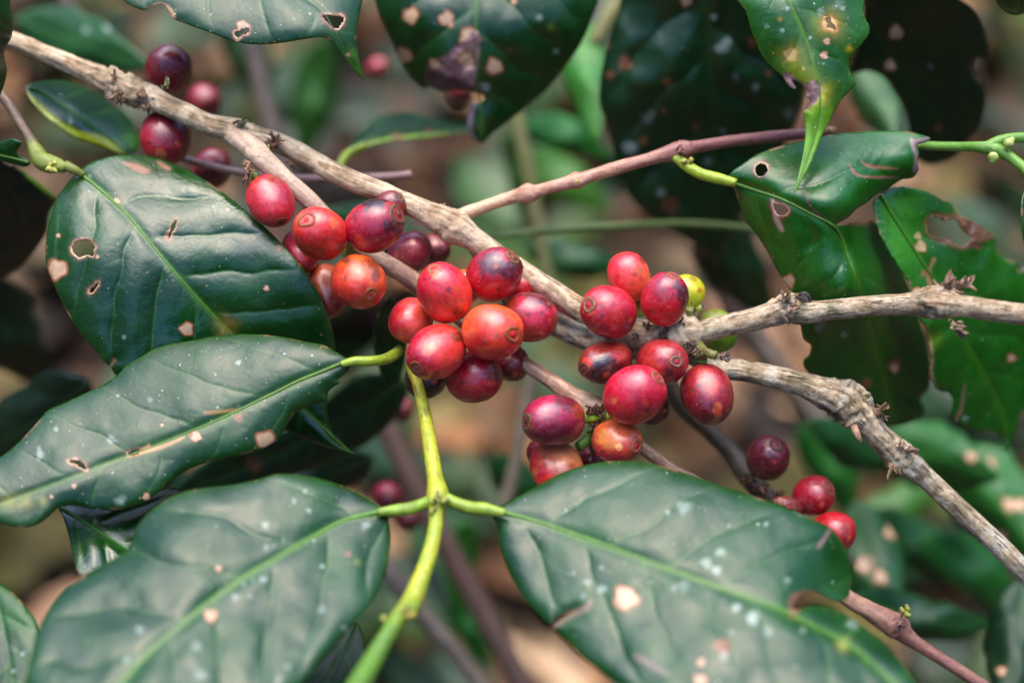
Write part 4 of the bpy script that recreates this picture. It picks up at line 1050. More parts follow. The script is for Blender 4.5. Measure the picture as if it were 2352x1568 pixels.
for (x, y, w, sd, u) in [(1714, 1098, -24, 141, (0, .3)), (1748, 1118, -22, 142, (1, .2)), (1780, 1140, -20, 143, (1, .4))]:
    tag(husk('dried_bract', None, x, y, w, 28, 7, sd, (120, 84, 66), (62, 44, 38), u, 1.4), {141: 'curled dry bract tuft directly under the uppermost lower right cherry', 142: 'dry brown bract tuft between the uppermost lower right cherry and the leaf', 143: 'dry tan bract tuft above the shrivelled brown cherry'}[sd], 'dry bract', 'dry bract tufts')
br = husk('dried_bract', None, 382, 200, -9, 22, 3, 151, (150, 170, 90), (190, 190, 140), (0, -1), .5)
tag(br, 'pale green bract standing on the branch before the top left maroon cherry', 'dry bract', 'dry bract tufts')

# ------------------------------------------------------------------ leaves
leaf('coffee_leaf', 'big glossy dark green leaf with a round insect hole, below the budded node',
     [(180, 394), (218, 370), (262, 358), (310, 356), (360, 362), (420, 386), (480, 420), (540, 464), (590, 505), (640, 552), (690, 608), (730, 668), (756, 730), (770, 790), (768, 840), (756, 890), (751, 930), (760, 985), (782, 1020), (812, 1040), (808, 1041), (760, 1030), (700, 1008), (640, 985), (540, 985), (430, 965), (340, 915), (272, 866), (262, 856), (254, 838), (262, 825), (248, 838), (226, 812), (180, 760), (148, 706), (124, 656), (107, 610), (105, 560), (116, 500), (140, 440)],
     [(170, 388), (225, 432), (290, 492), (340, 552), (380, 600), (425, 652), (470, 702), (530, 765), (620, 860), (720, 960), (806, 1038)],
     [(180, 394, -9), (360, 362, -14), (560, 480, -6), (690, 610, 0), (765, 780, -6), (106, 570, -4), (225, 810, 0), (262, 856, 0), (400, 630, 0), (530, 765, -6), (640, 900, -10), (810, 1040, -12), (300, 500, -3), (440, 500, -5), (560, 640, -3), (200, 600, 1), (340, 800, 0)],
     M_LEAF_WET, base=(30, 84, 46), base2=(44, 104, 44), holes=[[(166, 566), (176, 552), (192, 550), (208, 554), (218, 566), (214, 580), (216, 588), (200, 585), (184, 590), (170, 582)], [(387, 546), (394, 520), (405, 506), (404, 518), (397, 533)], [(204, 673), (212, 660), (226, 648), (222, 660), (212, 672)]],
     spots=[(131, 618, 25, 'tan'), (429, 755, 17, 'tan'), (268, 462, 8, 'tan'), (612, 662, 7, 'tan'), (224, 590, 5, 'tan'), (134, 541, 6, 'tan'), (284, 774, 8, 'white'), (206, 405, 5, 'white'), (490, 474, 5, 'white'), (523, 481, 5, 'white'), (270, 560, 5, 'white'),
            (0, 0, 0, 'zone', [(280, 372), (310, 376), (345, 392), (330, 398), (300, 386)], (150, 104, 76), 8), (0, 0, 0, 'zone', [(360, 368), (392, 386), (388, 392), (366, 380)], (150, 104, 76), 6), (520, 748, 22, 'soft_tint', (170, 130, 60)), (386, 545, 14, 'rust'), (640, 570, 7, 'rust')],
     dens=4.0, spacing=117, quilt=0.8, curl=1.4, undul=0.7, seed=1, slant=0.7, petiole=[(150, 380, -8, 12), (170, 390, -8, 11), (190, 402, -9, 8)], petc=(134, 140, 56))

leaf('coffee_leaf', 'long dusty leaf with a chewed midrib, overlapping the big holed leaf',
     [(806, 830), (790, 818), (770, 806), (742, 792), (700, 784), (640, 772), (570, 767), (500, 771), (440, 782), (390, 790), (352, 802), (325, 818), (290, 838), (268, 862), (235, 884), (190, 905), (140, 928), (110, 942), (85, 970), (55, 1003), (20, 1035), (-30, 1070), (-80, 1110), (-130, 1180), (-134, 1194), (-110, 1205), (-50, 1200), (0, 1202), (40, 1211), (68, 1210), (100, 1196), (135, 1165), (165, 1160), (210, 1168), (260, 1171), (305, 1163), (345, 1145), (385, 1112), (420, 1085), (470, 1064), (530, 1050), (590, 1035), (635, 1012), (655, 985), (678, 950), (705, 934), (735, 924), (752, 918), (750, 904), (764, 890), (782, 878), (776, 872), (800, 850)],
     [(812, 826), (784, 835), (735, 855), (683, 876), (625, 905), (567, 933), (510, 960), (450, 986), (390, 1010), (333, 1033), (250, 1062), (167, 1095), (67, 1132), (0, 1156), (-130, 1192)],
     [(806, 828, 8), (570, 767, 2), (268, 862, 6), (85, 970, 12), (-130, 1190, 24), (567, 933, 12), (333, 1033, 16), (167, 1095, 20), (752, 915, 9), (640, 1010, 12), (470, 1064, 16), (305, 1163, 20), (68, 1210, 24), (160, 1000, 14), (450, 880, 10), (640, 840, 9)],
     M_LEAF_DUSTY, base=(36, 88, 54), base2=(48, 102, 56), holes=[[(294, 1042), (305, 1034), (322, 1032), (318, 1040), (304, 1046)], [(158, 1060), (172, 1056), (190, 1062), (200, 1078), (190, 1076), (178, 1068)]],
     spots=[(610, 1010, 24, 'tan'), (450, 1002, 13, 'tan'), (336, 1140, 9, 'tan'), (548, 960, 12, 'rust'), (92, 1044, 13, 'white'), (278, 1150, 13, 'white'), (255, 1008, 9, 'white'), (128, 985, 8, 'white'), (345, 918, 5, 'white'), (548, 833, 5, 'white'), (500, 935, 4, 'white'), (270, 908, 5, 'white'), (548, 932, 4, 'white'), (372, 976, 4, 'tan'), (60, 1154, 16, 'soft_tint', (150, 140, 50)), (20, 1150, 20, 'soft_tint', (140, 130, 50)), (100, 1150, 10, 'soft_tint', (160, 150, 60)), (438, 997, 10, 'rust'), (352, 1026, 6, 'rust'), (170, 1116, 6, 'tan'), (118, 1140, 5, 'tan'),
            (0, 0, 0, 'zone', [(470, 946), (540, 938), (550, 942), (480, 951)], (150, 116, 60), 5), (0, 0, 0, 'zone', [(340, 1018), (344, 1010), (348, 1024), (380, 1018), (420, 1002), (422, 1008), (360, 1034), (290, 1050)], (160, 120, 76), 6)],
     dry=0.3, dens=4.0, spacing=153, quilt=0.25, curl=1.6, undul=0.7, seed=2, slant=0.9, petiole=[(918, 802, -6, 11), (908, 812, -3, 13), (885, 824, 2, 13), (850, 829, 7, 12), (815, 829, 8, 11), (785, 836, 8, 8)], petc=(150, 170, 44), ribc=(140, 160, 56))

leaf('coffee_leaf', 'large sheened leaf filling the lower left corner, joined to the yellow green node',
     [(892, 1176), (868, 1158), (840, 1140), (800, 1120), (750, 1103), (700, 1092), (640, 1088), (595, 1100), (540, 1112), (470, 1120), (420, 1130), (380, 1148), (340, 1178), (312, 1212), (292, 1262), (245, 1290), (195, 1318), (150, 1348), (112, 1395), (85, 1450), (65, 1530), (45, 1620), (60, 1720), (120, 1790), (130, 1800), (230, 1800), (360, 1760), (500, 1700), (600, 1650), (690, 1575), (735, 1520), (790, 1455), (838, 1400), (872, 1345), (892, 1290), (898, 1235), (894, 1195)],
     [(900, 1170), (850, 1180), (784, 1198), (700, 1243), (600, 1302), (500, 1366), (400, 1448), (330, 1510), (270, 1580), (190, 1690), (125, 1795)],
     [(892, 1176, 26.8), (640, 1088, 27.6), (400, 1138, 32.4), (292, 1262, 40.4), (112, 1395, 50.0), (45, 1620, 67.6), (784, 1198, 30.0), (500, 1366, 48.4), (330, 1510, 61.2), (130, 1800, 81.2), (898, 1240, 30.0), (838, 1400, 45.2), (690, 1575, 61.2), (500, 1700, 72.4), (600, 1200, 35.6), (400, 1280, 45.2), (700, 1400, 48.4)],
     M_LEAF, base=(34, 86, 54), base2=(46, 104, 58), spots=[(484, 1412, 16, 'tan'), (372, 1640, 14, 'tan'), (502, 1306, 8, 'tan'), (612, 1254, 9, 'white'), (610, 1205, 11, 'white'), (498, 1208, 8, 'white'), (845, 1206, 15, 'white'), (800, 1272, 8, 'rust'), (458, 1550, 17, 'white'), (292, 1514, 12, 'white'), (700, 1128, 7, 'white'), (676, 1152, 6, 'white'), (710, 1172, 6, 'white'), (580, 1330, 9, 'white'), (560, 1340, 8, 'white'), (602, 1328, 9, 'white'), (650, 1240, 8, 'white'), (628, 1252, 10, 'white'), (720, 1240, 8, 'white'), (740, 1300, 7, 'white'), (540, 1372, 8, 'white'), (574, 1368, 9, 'white'), (820, 1290, 8, 'soft_tint', (130, 140, 50)), (790, 1440, 8, 'white'), (738, 1400, 8, 'white'), (320, 1446, 10, 'white'), (450, 1486, 9, 'white'), (660, 1530, 12, 'white'), (640, 1560, 10, 'white')],
     dry=0.05, dens=5.0, spacing=151, quilt=0.8, curl=1.6, undul=0.7, seed=3, slant=0.72, rib=6, petiole=[(1000, 1144, 22, 15), (975, 1156, 24, 14), (940, 1168, 26, 15), (905, 1172, 27, 14), (870, 1176, 28, 9)], petc=(128, 156, 44), ribc=(140, 172, 62))

leaf('coffee_leaf', 'large sheened leaf with a bitten right edge, in front of the lower bunch',
     [(1136, 1170), (1165, 1152), (1225, 1120), (1285, 1088), (1350, 1066), (1420, 1058), (1495, 1064), (1570, 1084), (1650, 1112), (1740, 1142), (1800, 1162), (1855, 1188), (1905, 1210), (1936, 1248), (1954, 1292), (1957, 1335), (1948, 1370), (1930, 1380), (1908, 1376), (1880, 1362), (1850, 1362), (1828, 1378), (1820, 1396), (1832, 1398), (1860, 1390), (1900, 1392), (1945, 1412), (2000, 1450), (2050, 1495), (2090, 1545), (2130, 1610), (2200, 1720), (2210, 1735), (2100, 1740), (1900, 1740), (1700, 1715), (1540, 1650), (1420, 1570), (1350, 1518), (1300, 1472), (1270, 1440), (1290, 1420), (1318, 1400), (1286, 1414), (1262, 1432), (1230, 1405), (1200, 1370), (1168, 1312), (1148, 1254), (1142, 1210), (1130, 1186)],
     [(1126, 1166), (1160, 1178), (1220, 1194), (1284, 1215), (1370, 1245), (1451, 1275), (1568, 1318), (1640, 1345), (1701, 1366), (1780, 1394), (1868, 1436), (1940, 1474), (2000, 1520), (2100, 1620), (2208, 1733)],
     [(1136, 1170, 24.4), (1420, 1058, 19.6), (1740, 1142, 27.6), (1905, 1210, 30.8), (1955, 1320, 29.2), (1284, 1215, 29.2), (1568, 1318, 42.0), (1868, 1436, 51.6), (2208, 1733, 75.6), (1168, 1312, 32.4), (1300, 1472, 45.2), (1540, 1650, 64.4), (1900, 1740, 74.0), (1500, 1180, 32.4), (1700, 1260, 38.8), (1880, 1290, 35.6), (1450, 1400, 45.2), (1650, 1520, 58.0), (2050, 1495, 54.8)],
     M_LEAF, base=(36, 90, 60), base2=(50, 108, 64), spots=[(1437, 1373, 30, 'tan'), (1660, 1484, 22, 'rust'), (1662, 1506, 14, 'white'), (1842, 1176, 22, 'white'), (1570, 1164, 22, 'white'), (1655, 1268, 14, 'white'), (1622, 1290, 16, 'white'), (1646, 1310, 14, 'white'), (1572, 1346, 20, 'white'), (1550, 1350, 13, 'white'), (1729, 1420, 20, 'white'), (1956, 1434, 18, 'white'), (1674, 1208, 8, 'white'), (1760, 1204, 8, 'white'), (1808, 1332, 10, 'white'), (1496, 1336, 9, 'white'), (1352, 1337, 11, 'white'), (1380, 1352, 10, 'white'), (1316, 1316, 9, 'white'), (1382, 1302, 9, 'white'), (1340, 1366, 10, 'white'), (1534, 1176, 8, 'white'), (1312, 1162, 6, 'white'), (1300, 1172, 5, 'white'), (1450, 1112, 4, 'white'), (1690, 1396, 10, 'white'), (1844, 1446, 9, 'white'), (1936, 1480, 14, 'soft_tint', (180, 170, 80)), (1610, 1520, 10, 'tan'), (1608, 1562, 16, 'tan'), (1680, 1450, 10, 'white'), (1764, 1450, 10, 'white'), (2000, 1600, 20, 'soft_tint', (150, 80, 60)),
            (0, 0, 0, 'zone', [(1262, 1432), (1300, 1404), (1340, 1392), (1352, 1372), (1362, 1380), (1352, 1402), (1310, 1420), (1272, 1442)], (120, 104, 84), 8), (0, 0, 0, 'zone', [(1816, 1372), (1850, 1356), (1880, 1362), (1850, 1380), (1828, 1410), (1812, 1420)], (120, 84, 64), 12), (0, 0, 0, 'zone', [(1466, 1502), (1530, 1540), (1526, 1550), (1460, 1512)], (112, 98, 84), 10), (0, 0, 0, 'zone', [(1912, 1216), (1886, 1256), (1876, 1254), (1902, 1214)], (120, 96, 88), 8)],
     dry=0.1, dens=5.0, spacing=143, quilt=0.5, curl=1.6, undul=0.7, seed=4, slant=0.75, rib=6, petiole=[(1012, 1138, 23, 15), (1045, 1154, 24, 14), (1085, 1166, 25, 15), (1115, 1168, 26, 15), (1160, 1178, 27, 9)], petc=(138, 162, 44), ribc=(134, 166, 64))

leaf('coffee_leaf', 'grey green leaf with brown rimmed holes and a curved tip, top left',
     [(230, -60), (282, 0), (330, 24), (345, 16), (375, 12), (390, 32), (398, 44), (440, 60), (490, 78), (540, 96), (590, 103), (640, 100), (690, 92), (738, 86), (760, 96), (785, 126), (810, 158), (832, 182), (834, 180), (826, 140), (820, 90), (824, 40), (834, -20), (810, -120), (700, -220), (520, -230), (330, -160)],
     [(380, -220), (520, -120), (640, -45), (707, 0), (742, 28), (770, 75), (800, 130), (832, 181)],
     [(282, 0, 0), (560, 98, 4), (738, 86, 4), (833, 182, -4), (520, -120, -8), (700, -220, -24), (824, 20, -4), (330, -160, -10), (640, 20, 2), (450, 30, 2)],
     M_LEAF_DUSTY, base=(42, 92, 66), base2=(56, 108, 70), holes=[[(742, 40), (752, 34), (772, 36), (790, 40), (786, 56), (774, 66), (758, 58)], [(540, 78), (548, 70), (560, 66), (572, 64), (572, 76), (560, 80), (548, 88)]],
     spots=[(558, 62, 16, 'tan'), (546, 84, 12, 'tan'), (0, 0, 0, 'zone', [(336, 18), (372, 8), (396, 24), (400, 46), (388, 36), (360, 24)], (206, 164, 124), 8), (0, 0, 0, 'zone', [(736, 30), (748, 36), (776, 70), (764, 68), (744, 50)], (150, 108, 96), 8), (810, 128, 16, 'soft_tint', (90, 140, 40)), (800, 126, 6, 'tan'), (676, 45, 5, 'white'), (712, 32, 4, 'white'), (484, 34, 4, 'white'), (400, 32, 4, 'tan'), (820, 160, 18, 'soft_tint', (70, 130, 30))],
     dry=0.3, dens=4.0, spacing=166, quilt=0.43, curl=1.2, undul=0.8, seed=5, rib=2.5, ribc=(110, 140, 70))

leaf('coffee_leaf', 'broad blurred leaf with a purplish torn dead patch and round tan spots',
     [(858, -60), (861, 0), (874, 44), (896, 92), (916, 133), (935, 168), (958, 195), (976, 206), (984, 200), (1000, 206), (1020, 212), (1060, 206), (1090, 212), (1112, 222), (1104, 234), (1084, 236), (1076, 262), (1072, 288), (1084, 318), (1106, 330), (1112, 328), (1131, 307), (1167, 280), (1217, 240), (1261, 200), (1304, 147), (1336, 98), (1358, 48), (1376, 0), (1392, -90), (1340, -220), (1200, -300), (1000, -270), (890, -170)],
     [(1110, -290), (1098, -150), (1094, 0), (1093, 100), (1092, 180), (1104, 250), (1109, 326)],
     [(861, 0, -42), (1376, 0, -44), (1094, 0, -36), (1092, 180, -40), (1109, 328, -48), (1110, -290, -60), (935, 168, -50), (1261, 200, -52), (1230, 60, -36), (980, 60, -37)],
     M_LEAF, base=(30, 86, 52), base2=(44, 104, 52), spots=[(943, 36, 20, 'tan'), (1026, 44, 19, 'tan'), (928, 128, 20, 'tan'), (1135, 153, 20, 'tan'), (1078, 86, 24, 'tan'),
            (0, 0, 0, 'zone', [(1060, 96), (1096, 72), (1100, 130), (1094, 180), (1110, 222), (1076, 206), (1040, 205), (984, 205), (980, 160), (1000, 140), (1030, 124)], (128, 96, 96), 10, 1.2), (1070, 134, 20, 'tan'), (998, 148, 14, 'tan'), (0, 0, 0, 'zone', [(980, 200), (984, 160), (1040, 176), (1100, 210), (1110, 224), (1060, 208)], (74, 50, 52), 14), (1240, 42, 9, 'white'), (1278, 118, 10, 'white'), (1118, 200, 12, 'white'), (1265, 62, 8, 'soft_tint', (130, 150, 60)), (1180, 4, 8, 'tan'), (0, 0, 0, 'zone', [(1072, 290), (1078, 240), (1090, 240), (1084, 300), (1104, 330), (1090, 326)], (150, 130, 140), 8)],
     dens=5.0, spacing=122, quilt=0.9, curl=2.0, undul=1.2, seed=6, rib=4, ribc=(110, 150, 70))

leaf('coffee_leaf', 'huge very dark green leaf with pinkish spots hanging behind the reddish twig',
     [(1436, -60), (1424, 10), (1408, 60), (1390, 120), (1378, 190), (1377, 240), (1392, 282), (1408, 340), (1418, 385), (1436, 435), (1468, 478), (1510, 512), (1560, 540), (1620, 580), (1650, 610), (1656, 608), (1670, 560), (1700, 500), (1745, 430), (1790, 350), (1826, 285), (1850, 200), (1868, 90), (1860, -60), (1780, -200), (1600, -240), (1490, -170)],
     [(1620, -235), (1621, 0), (1626, 120), (1632, 233), (1640, 380), (1646, 480), (1653, 606)],
     [(1424, 10, -52), (1377, 220, -62), (1436, 435, -78), (1653, 606, -98), (1640, 300, -66), (1621, 0, -42), (1850, 200, -62), (1868, -60, -38), (1600, -240, -22), (1745, 430, -80), (1500, 200, -56), (1740, 200, -58)],
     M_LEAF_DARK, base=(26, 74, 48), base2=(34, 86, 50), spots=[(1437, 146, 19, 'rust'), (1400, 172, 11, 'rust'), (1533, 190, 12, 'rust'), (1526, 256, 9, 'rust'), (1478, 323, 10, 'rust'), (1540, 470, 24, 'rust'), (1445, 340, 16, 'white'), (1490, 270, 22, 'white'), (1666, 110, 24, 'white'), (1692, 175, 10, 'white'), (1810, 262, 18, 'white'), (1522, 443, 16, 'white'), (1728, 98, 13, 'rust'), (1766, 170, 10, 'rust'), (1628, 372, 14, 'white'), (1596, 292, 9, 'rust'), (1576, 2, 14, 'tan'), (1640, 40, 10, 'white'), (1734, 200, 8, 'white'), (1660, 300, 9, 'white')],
     dens=6.0, spacing=140, quilt=1.73, curl=1.5, undul=2.0, seed=7, rib=5, ribc=(44, 92, 44), veinc=(34, 80, 44), edge=(30, 70, 40))

leaf('coffee_leaf', 'speckled leaf with a ragged purplish bite and a long yellow green drip tip',
     [(1680, -40), (1692, 0), (1712, 27), (1725, 70), (1738, 103), (1750, 128), (1765, 147), (1782, 163), (1797, 176), (1812, 200), (1826, 206), (1828, 200), (1822, 186), (1838, 192), (1850, 203), (1856, 212), (1851, 221), (1862, 232), (1856, 248), (1845, 257), (1849, 280), (1849, 318), (1842, 365), (1832, 410), (1825, 438), (1829, 439), (1845, 408), (1864, 372), (1884, 322), (1904, 282), (1926, 240), (1950, 210), (1965, 192), (1956, 172), (1950, 150), (1955, 128), (1975, 107), (1994, 82), (1998, 64), (1990, 48), (1984, 22), (1986, 0), (1990, -70), (1930, -170), (1830, -200), (1720, -130)],
     [(1780, -190), (1796, -80), (1812, 0), (1834, 50), (1855, 100), (1869, 147), (1880, 185), (1884, 240), (1874, 300), (1852, 370), (1827, 437)],
     [(1692, 0, 3), (1765, 147, 4), (1812, 0, 8), (1869, 147, 8), (1884, 240, 8), (1827, 437, 9), (1998, 64, -3), (1965, 192, 2), (1926, 240, 5), (1780, -190, -6), (1990, -70, -8), (1720, -130, -4), (1849, 270, 6)],
     M_LEAF_DUSTY, base=(52, 124, 40), base2=(72, 146, 40), holes=[[(1893, 46), (1898, 41), (1908, 44), (1912, 54), (1920, 62), (1922, 70), (1914, 68), (1908, 64), (1900, 66), (1902, 56)]],
     spots=[(1906, 56, 20, 'tan'), (1906, 56, 30, 'soft_tint', (190, 150, 30)), (1817, 126, 17, 'tan'), (1817, 126, 26, 'soft_tint', (176, 160, 30)), (1899, 95, 9, 'tan'), (1893, 127, 10, 'tan'), (1951, 112, 7, 'soft_tint', (220, 190, 30)), (1791, 45, 5, 'soft_tint', (220, 170, 30)), (1845, 158, 5, 'tan'), (1838, 168, 34, 'soft_tint', (156, 164, 16)), (1878, 215, 26, 'soft_tint', (226, 196, 20)), (1872, 250, 26, 'soft_tint', (190, 190, 24)),
            (0, 0, 0, 'zone', [(1849, 262), (1900, 250), (1910, 290), (1870, 380), (1826, 440), (1840, 380)], (104, 156, 26), 30), (0, 0, 0, 'zone', [(1796, 174), (1815, 168), (1828, 182), (1850, 194), (1866, 184), (1880, 190), (1888, 206), (1878, 230), (1862, 246), (1846, 258), (1860, 232), (1850, 220), (1852, 204), (1836, 194), (1824, 206), (1812, 202)], (132, 100, 96), 6, .8), (1886, 27, 12, 'white'), (1925, 14, 14, 'white'), (1936, 20, 10, 'white'), (1808, 20, 5, 'white'), (1891, 146, 5, 'white'), (1880, 145, 4, 'white'), (1860, 88, 6, 'white'), (1760, 62, 7, 'white'), (1798, 70, 6, 'white'), (1898, 208, 5, 'white')],
     dens=3.6, spacing=107, quilt=0.58, curl=1.0, undul=0.7, seed=8, rib=3.5, ribc=(150, 176, 70), edge=(140, 160, 50), group='coffee leaves around the cherries')

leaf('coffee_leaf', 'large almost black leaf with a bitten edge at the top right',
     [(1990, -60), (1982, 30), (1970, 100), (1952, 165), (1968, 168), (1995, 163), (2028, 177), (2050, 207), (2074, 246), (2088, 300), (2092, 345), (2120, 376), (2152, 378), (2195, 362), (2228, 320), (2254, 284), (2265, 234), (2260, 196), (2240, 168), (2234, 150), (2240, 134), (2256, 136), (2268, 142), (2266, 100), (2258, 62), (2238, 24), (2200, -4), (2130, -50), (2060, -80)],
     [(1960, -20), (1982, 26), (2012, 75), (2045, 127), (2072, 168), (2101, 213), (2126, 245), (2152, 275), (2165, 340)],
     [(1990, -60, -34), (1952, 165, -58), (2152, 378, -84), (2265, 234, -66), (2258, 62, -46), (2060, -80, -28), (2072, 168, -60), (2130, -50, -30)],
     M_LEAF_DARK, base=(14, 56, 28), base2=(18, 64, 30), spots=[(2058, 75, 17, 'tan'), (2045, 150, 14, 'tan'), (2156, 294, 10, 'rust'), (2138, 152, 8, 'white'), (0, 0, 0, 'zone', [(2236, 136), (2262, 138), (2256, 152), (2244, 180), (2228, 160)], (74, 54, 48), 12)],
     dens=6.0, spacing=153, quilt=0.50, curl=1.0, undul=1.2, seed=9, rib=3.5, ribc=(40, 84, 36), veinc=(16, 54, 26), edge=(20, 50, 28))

leaf('coffee_leaf', 'folded leaf with two brown holes and a torn blade on the reddish twig',
     [(1672, 410), (1684, 392), (1704, 378), (1741, 354), (1800, 333), (1845, 323), (1895, 311), (1968, 303), (2035, 301), (2080, 302), (2110, 308), (2138, 318), (2124, 328), (2104, 334), (2112, 350), (2108, 372), (2110, 390), (2096, 408), (2072, 412), (2055, 422), (2035, 437), (2008, 452), (1990, 466), (1968, 480), (1948, 500), (1926, 512), (1922, 518), (1950, 511), (1985, 508), (2010, 512), (2050, 570), (2095, 680), (2132, 800), (2138, 870), (2132, 895), (2114, 916), (2125, 943), (2101, 966), (2060, 978), (2020, 978), (1970, 964), (1915, 925), (1872, 872), (1848, 846), (1846, 826), (1858, 815), (1862, 792), (1846, 778), (1838, 740), (1828, 690), (1800, 645), (1784, 618), (1755, 566), (1726, 524), (1711, 508), (1695, 462), (1684, 428)],
     [(1664, 410), (1690, 422), (1735, 437), (1801, 460), (1861, 490), (1915, 520), (1936, 556), (1948, 590), (1961, 623), (1976, 668), (1992, 730), (2020, 830), (2060, 975)],
     [(1672, 410, -4), (1845, 323, -8), (2035, 301, -12), (2110, 380, -8), (1968, 480, 1), (1801, 460, 2), (1915, 520, 4), (1961, 623, 1), (1800, 645, -8), (1726, 524, -9), (1976, 668, -2), (1695, 462, -8), (1860, 560, -1), (2050, 570, -26), (2095, 700, -38), (2010, 512, -18), (1846, 780, -15), (1880, 870, -24), (1992, 730, -11), (2020, 900, -36), (2125, 943, -52), (1940, 780, -16), (2132, 800, -46)],
     M_LEAF, base=(46, 122, 50), base2=(58, 140, 52), holes=[[(1735, 384), (1744, 375), (1756, 378), (1762, 390), (1756, 402), (1745, 405), (1736, 397)], [(1775, 466), (1788, 470), (1802, 474), (1810, 484), (1803, 494), (1790, 495), (1780, 487), (1777, 478)]],
     spots=[(1749, 391, 17, 'rust'), (1790, 483, 22, 'rust'), (1811, 646, 17, 'tan'), (1938, 768, 13, 'white'), (1880, 752, 14, 'white'), (2056, 838, 18, 'rust'), (2055, 845, 12, 'tan'), (1990, 880, 14, 'rust'), (1870, 862, 6, 'rust'),
            (0, 0, 0, 'zone', [(2092, 314), (2100, 320), (2136, 316), (2104, 338), (2112, 370), (2106, 396), (2098, 392), (2102, 360), (2092, 336)], (146, 118, 120), 6, .5), (0, 0, 0, 'zone', [(1772, 456), (1780, 470), (1788, 500), (1800, 530), (1790, 526), (1778, 500)], (190, 150, 140), 6), (0, 0, 0, 'zone', [(1974, 360), (1992, 376), (2060, 386), (2058, 390), (1990, 384)], (140, 96, 70), 4), (0, 0, 0, 'zone', [(1948, 372), (1975, 400), (2060, 406), (2056, 410), (1970, 406)], (140, 96, 80), 4), (0, 0, 0, 'zone', [(1926, 515), (1968, 480), (2035, 437), (2060, 420), (2062, 426), (2038, 442), (1972, 486)], (130, 92, 76), 5), (0, 0, 0, 'zone', [(1850, 430), (1862, 470), (1900, 505), (1896, 508), (1858, 474), (1846, 434)], (100, 70, 64), 4), (0, 0, 0, 'zone', [(1920, 514), (1985, 504), (2010, 510), (2010, 516), (1960, 518)], (120, 84, 60), 5)],
     dry=0.55, dens=4.0, spacing=133, quilt=0.94, curl=1.0, undul=0.9, seed=10, rib=5, petiole=[(1542, 356, -13, 7), (1562, 370, -11, 11), (1585, 386, -9, 13), (1612, 400, -7, 13), (1650, 410, -5, 13), (1690, 420, -3, 10)], petc=(152, 172, 40), ribc=(120, 160, 66), group='coffee leaves around the cherries')

leaf('coffee_leaf', 'bright green torn leaf with a brown rotten hole at the right edge',
     [(2004, 470), (2014, 452), (2034, 438), (2056, 428), (2100, 432), (2140, 444), (2186, 468), (2203, 492), (2236, 508), (2266, 526), (2286, 544), (2288, 574), (2304, 592), (2336, 602), (2342, 622), (2370, 616), (2420, 700), (2420, 850), (2380, 920), (2352, 946), (2344, 968), (2331, 1003), (2316, 1030), (2309, 1038), (2310, 1008), (2285, 996), (2236, 986), (2202, 973), (2182, 956), (2190, 922), (2178, 900), (2152, 894), (2136, 858), (2140, 820), (2134, 790), (2126, 748), (2100, 720), (2084, 690), (2092, 668), (2088, 648), (2065, 613), (2036, 566), (2016, 524)],
     [(2022, 440), (2045, 486), (2068, 523), (2110, 590), (2151, 653), (2178, 704), (2201, 756), (2226, 800), (2251, 842), (2301, 945), (2312, 1035)],
     [(2004, 470, -10), (2056, 428, -12), (2186, 468, -22), (2288, 574, -34), (2370, 620, -44), (2065, 613, -12), (2092, 668, -14), (2151, 653, -18), (2251, 842, -32), (2128, 770, -18), (2152, 894, -26), (2310, 1036, -46), (2420, 800, -54), (2202, 973, -36)],
     M_LEAF, base=(44, 124, 30), base2=(66, 150, 36), holes=[[(2128, 520), (2134, 504), (2152, 498), (2170, 506), (2196, 502), (2206, 520), (2216, 534), (2232, 546), (2226, 558), (2210, 566), (2190, 560), (2176, 548), (2150, 545), (2134, 536)]],
     spots=[(0, 0, 0, 'zone', [(2200, 498), (2236, 506), (2266, 526), (2284, 546), (2262, 556), (2250, 574), (2230, 566), (2216, 534)], (104, 72, 50), 12, 1.5), (2108, 541, 9, 'tan'), (2114, 566, 15, 'tan'), (0, 0, 0, 'zone', [(2126, 505), (2160, 494), (2200, 496), (2238, 536), (2240, 562), (2200, 570), (2150, 552), (2126, 534)], (112, 76, 52), 18, 1.4), (2106, 668, 10, 'tan'), (2323, 822, 14, 'rust'), (2323, 822, 9, 'tan'), (2122, 628, 9, 'rust'), (0, 0, 0, 'zone', [(2142, 594), (2128, 640), (2140, 670), (2146, 668), (2136, 630), (2150, 596)], (150, 110, 70), 6), (0, 0, 0, 'zone', [(2216, 880), (2206, 930), (2192, 966), (2200, 968), (2212, 934)], (150, 110, 84), 8), (0, 0, 0, 'zone', [(2126, 748), (2142, 790), (2142, 860), (2156, 896), (2150, 898), (2132, 858), (2132, 800)], (170, 128, 96), 8), (2060, 560, 60, 'soft_tint', (70, 150, 34)), (2060, 480, 40, 'soft_tint', (64, 140, 30)), (2142, 782, 20, 'soft_tint', (120, 150, 20)), (2216, 960, 12, 'white')],
     dry=0.6, jag=0.9, dens=4.2, spacing=122, quilt=0.72, curl=1.0, undul=1.0, seed=11, rib=4.5, ribc=(110, 160, 44), wave=.6)

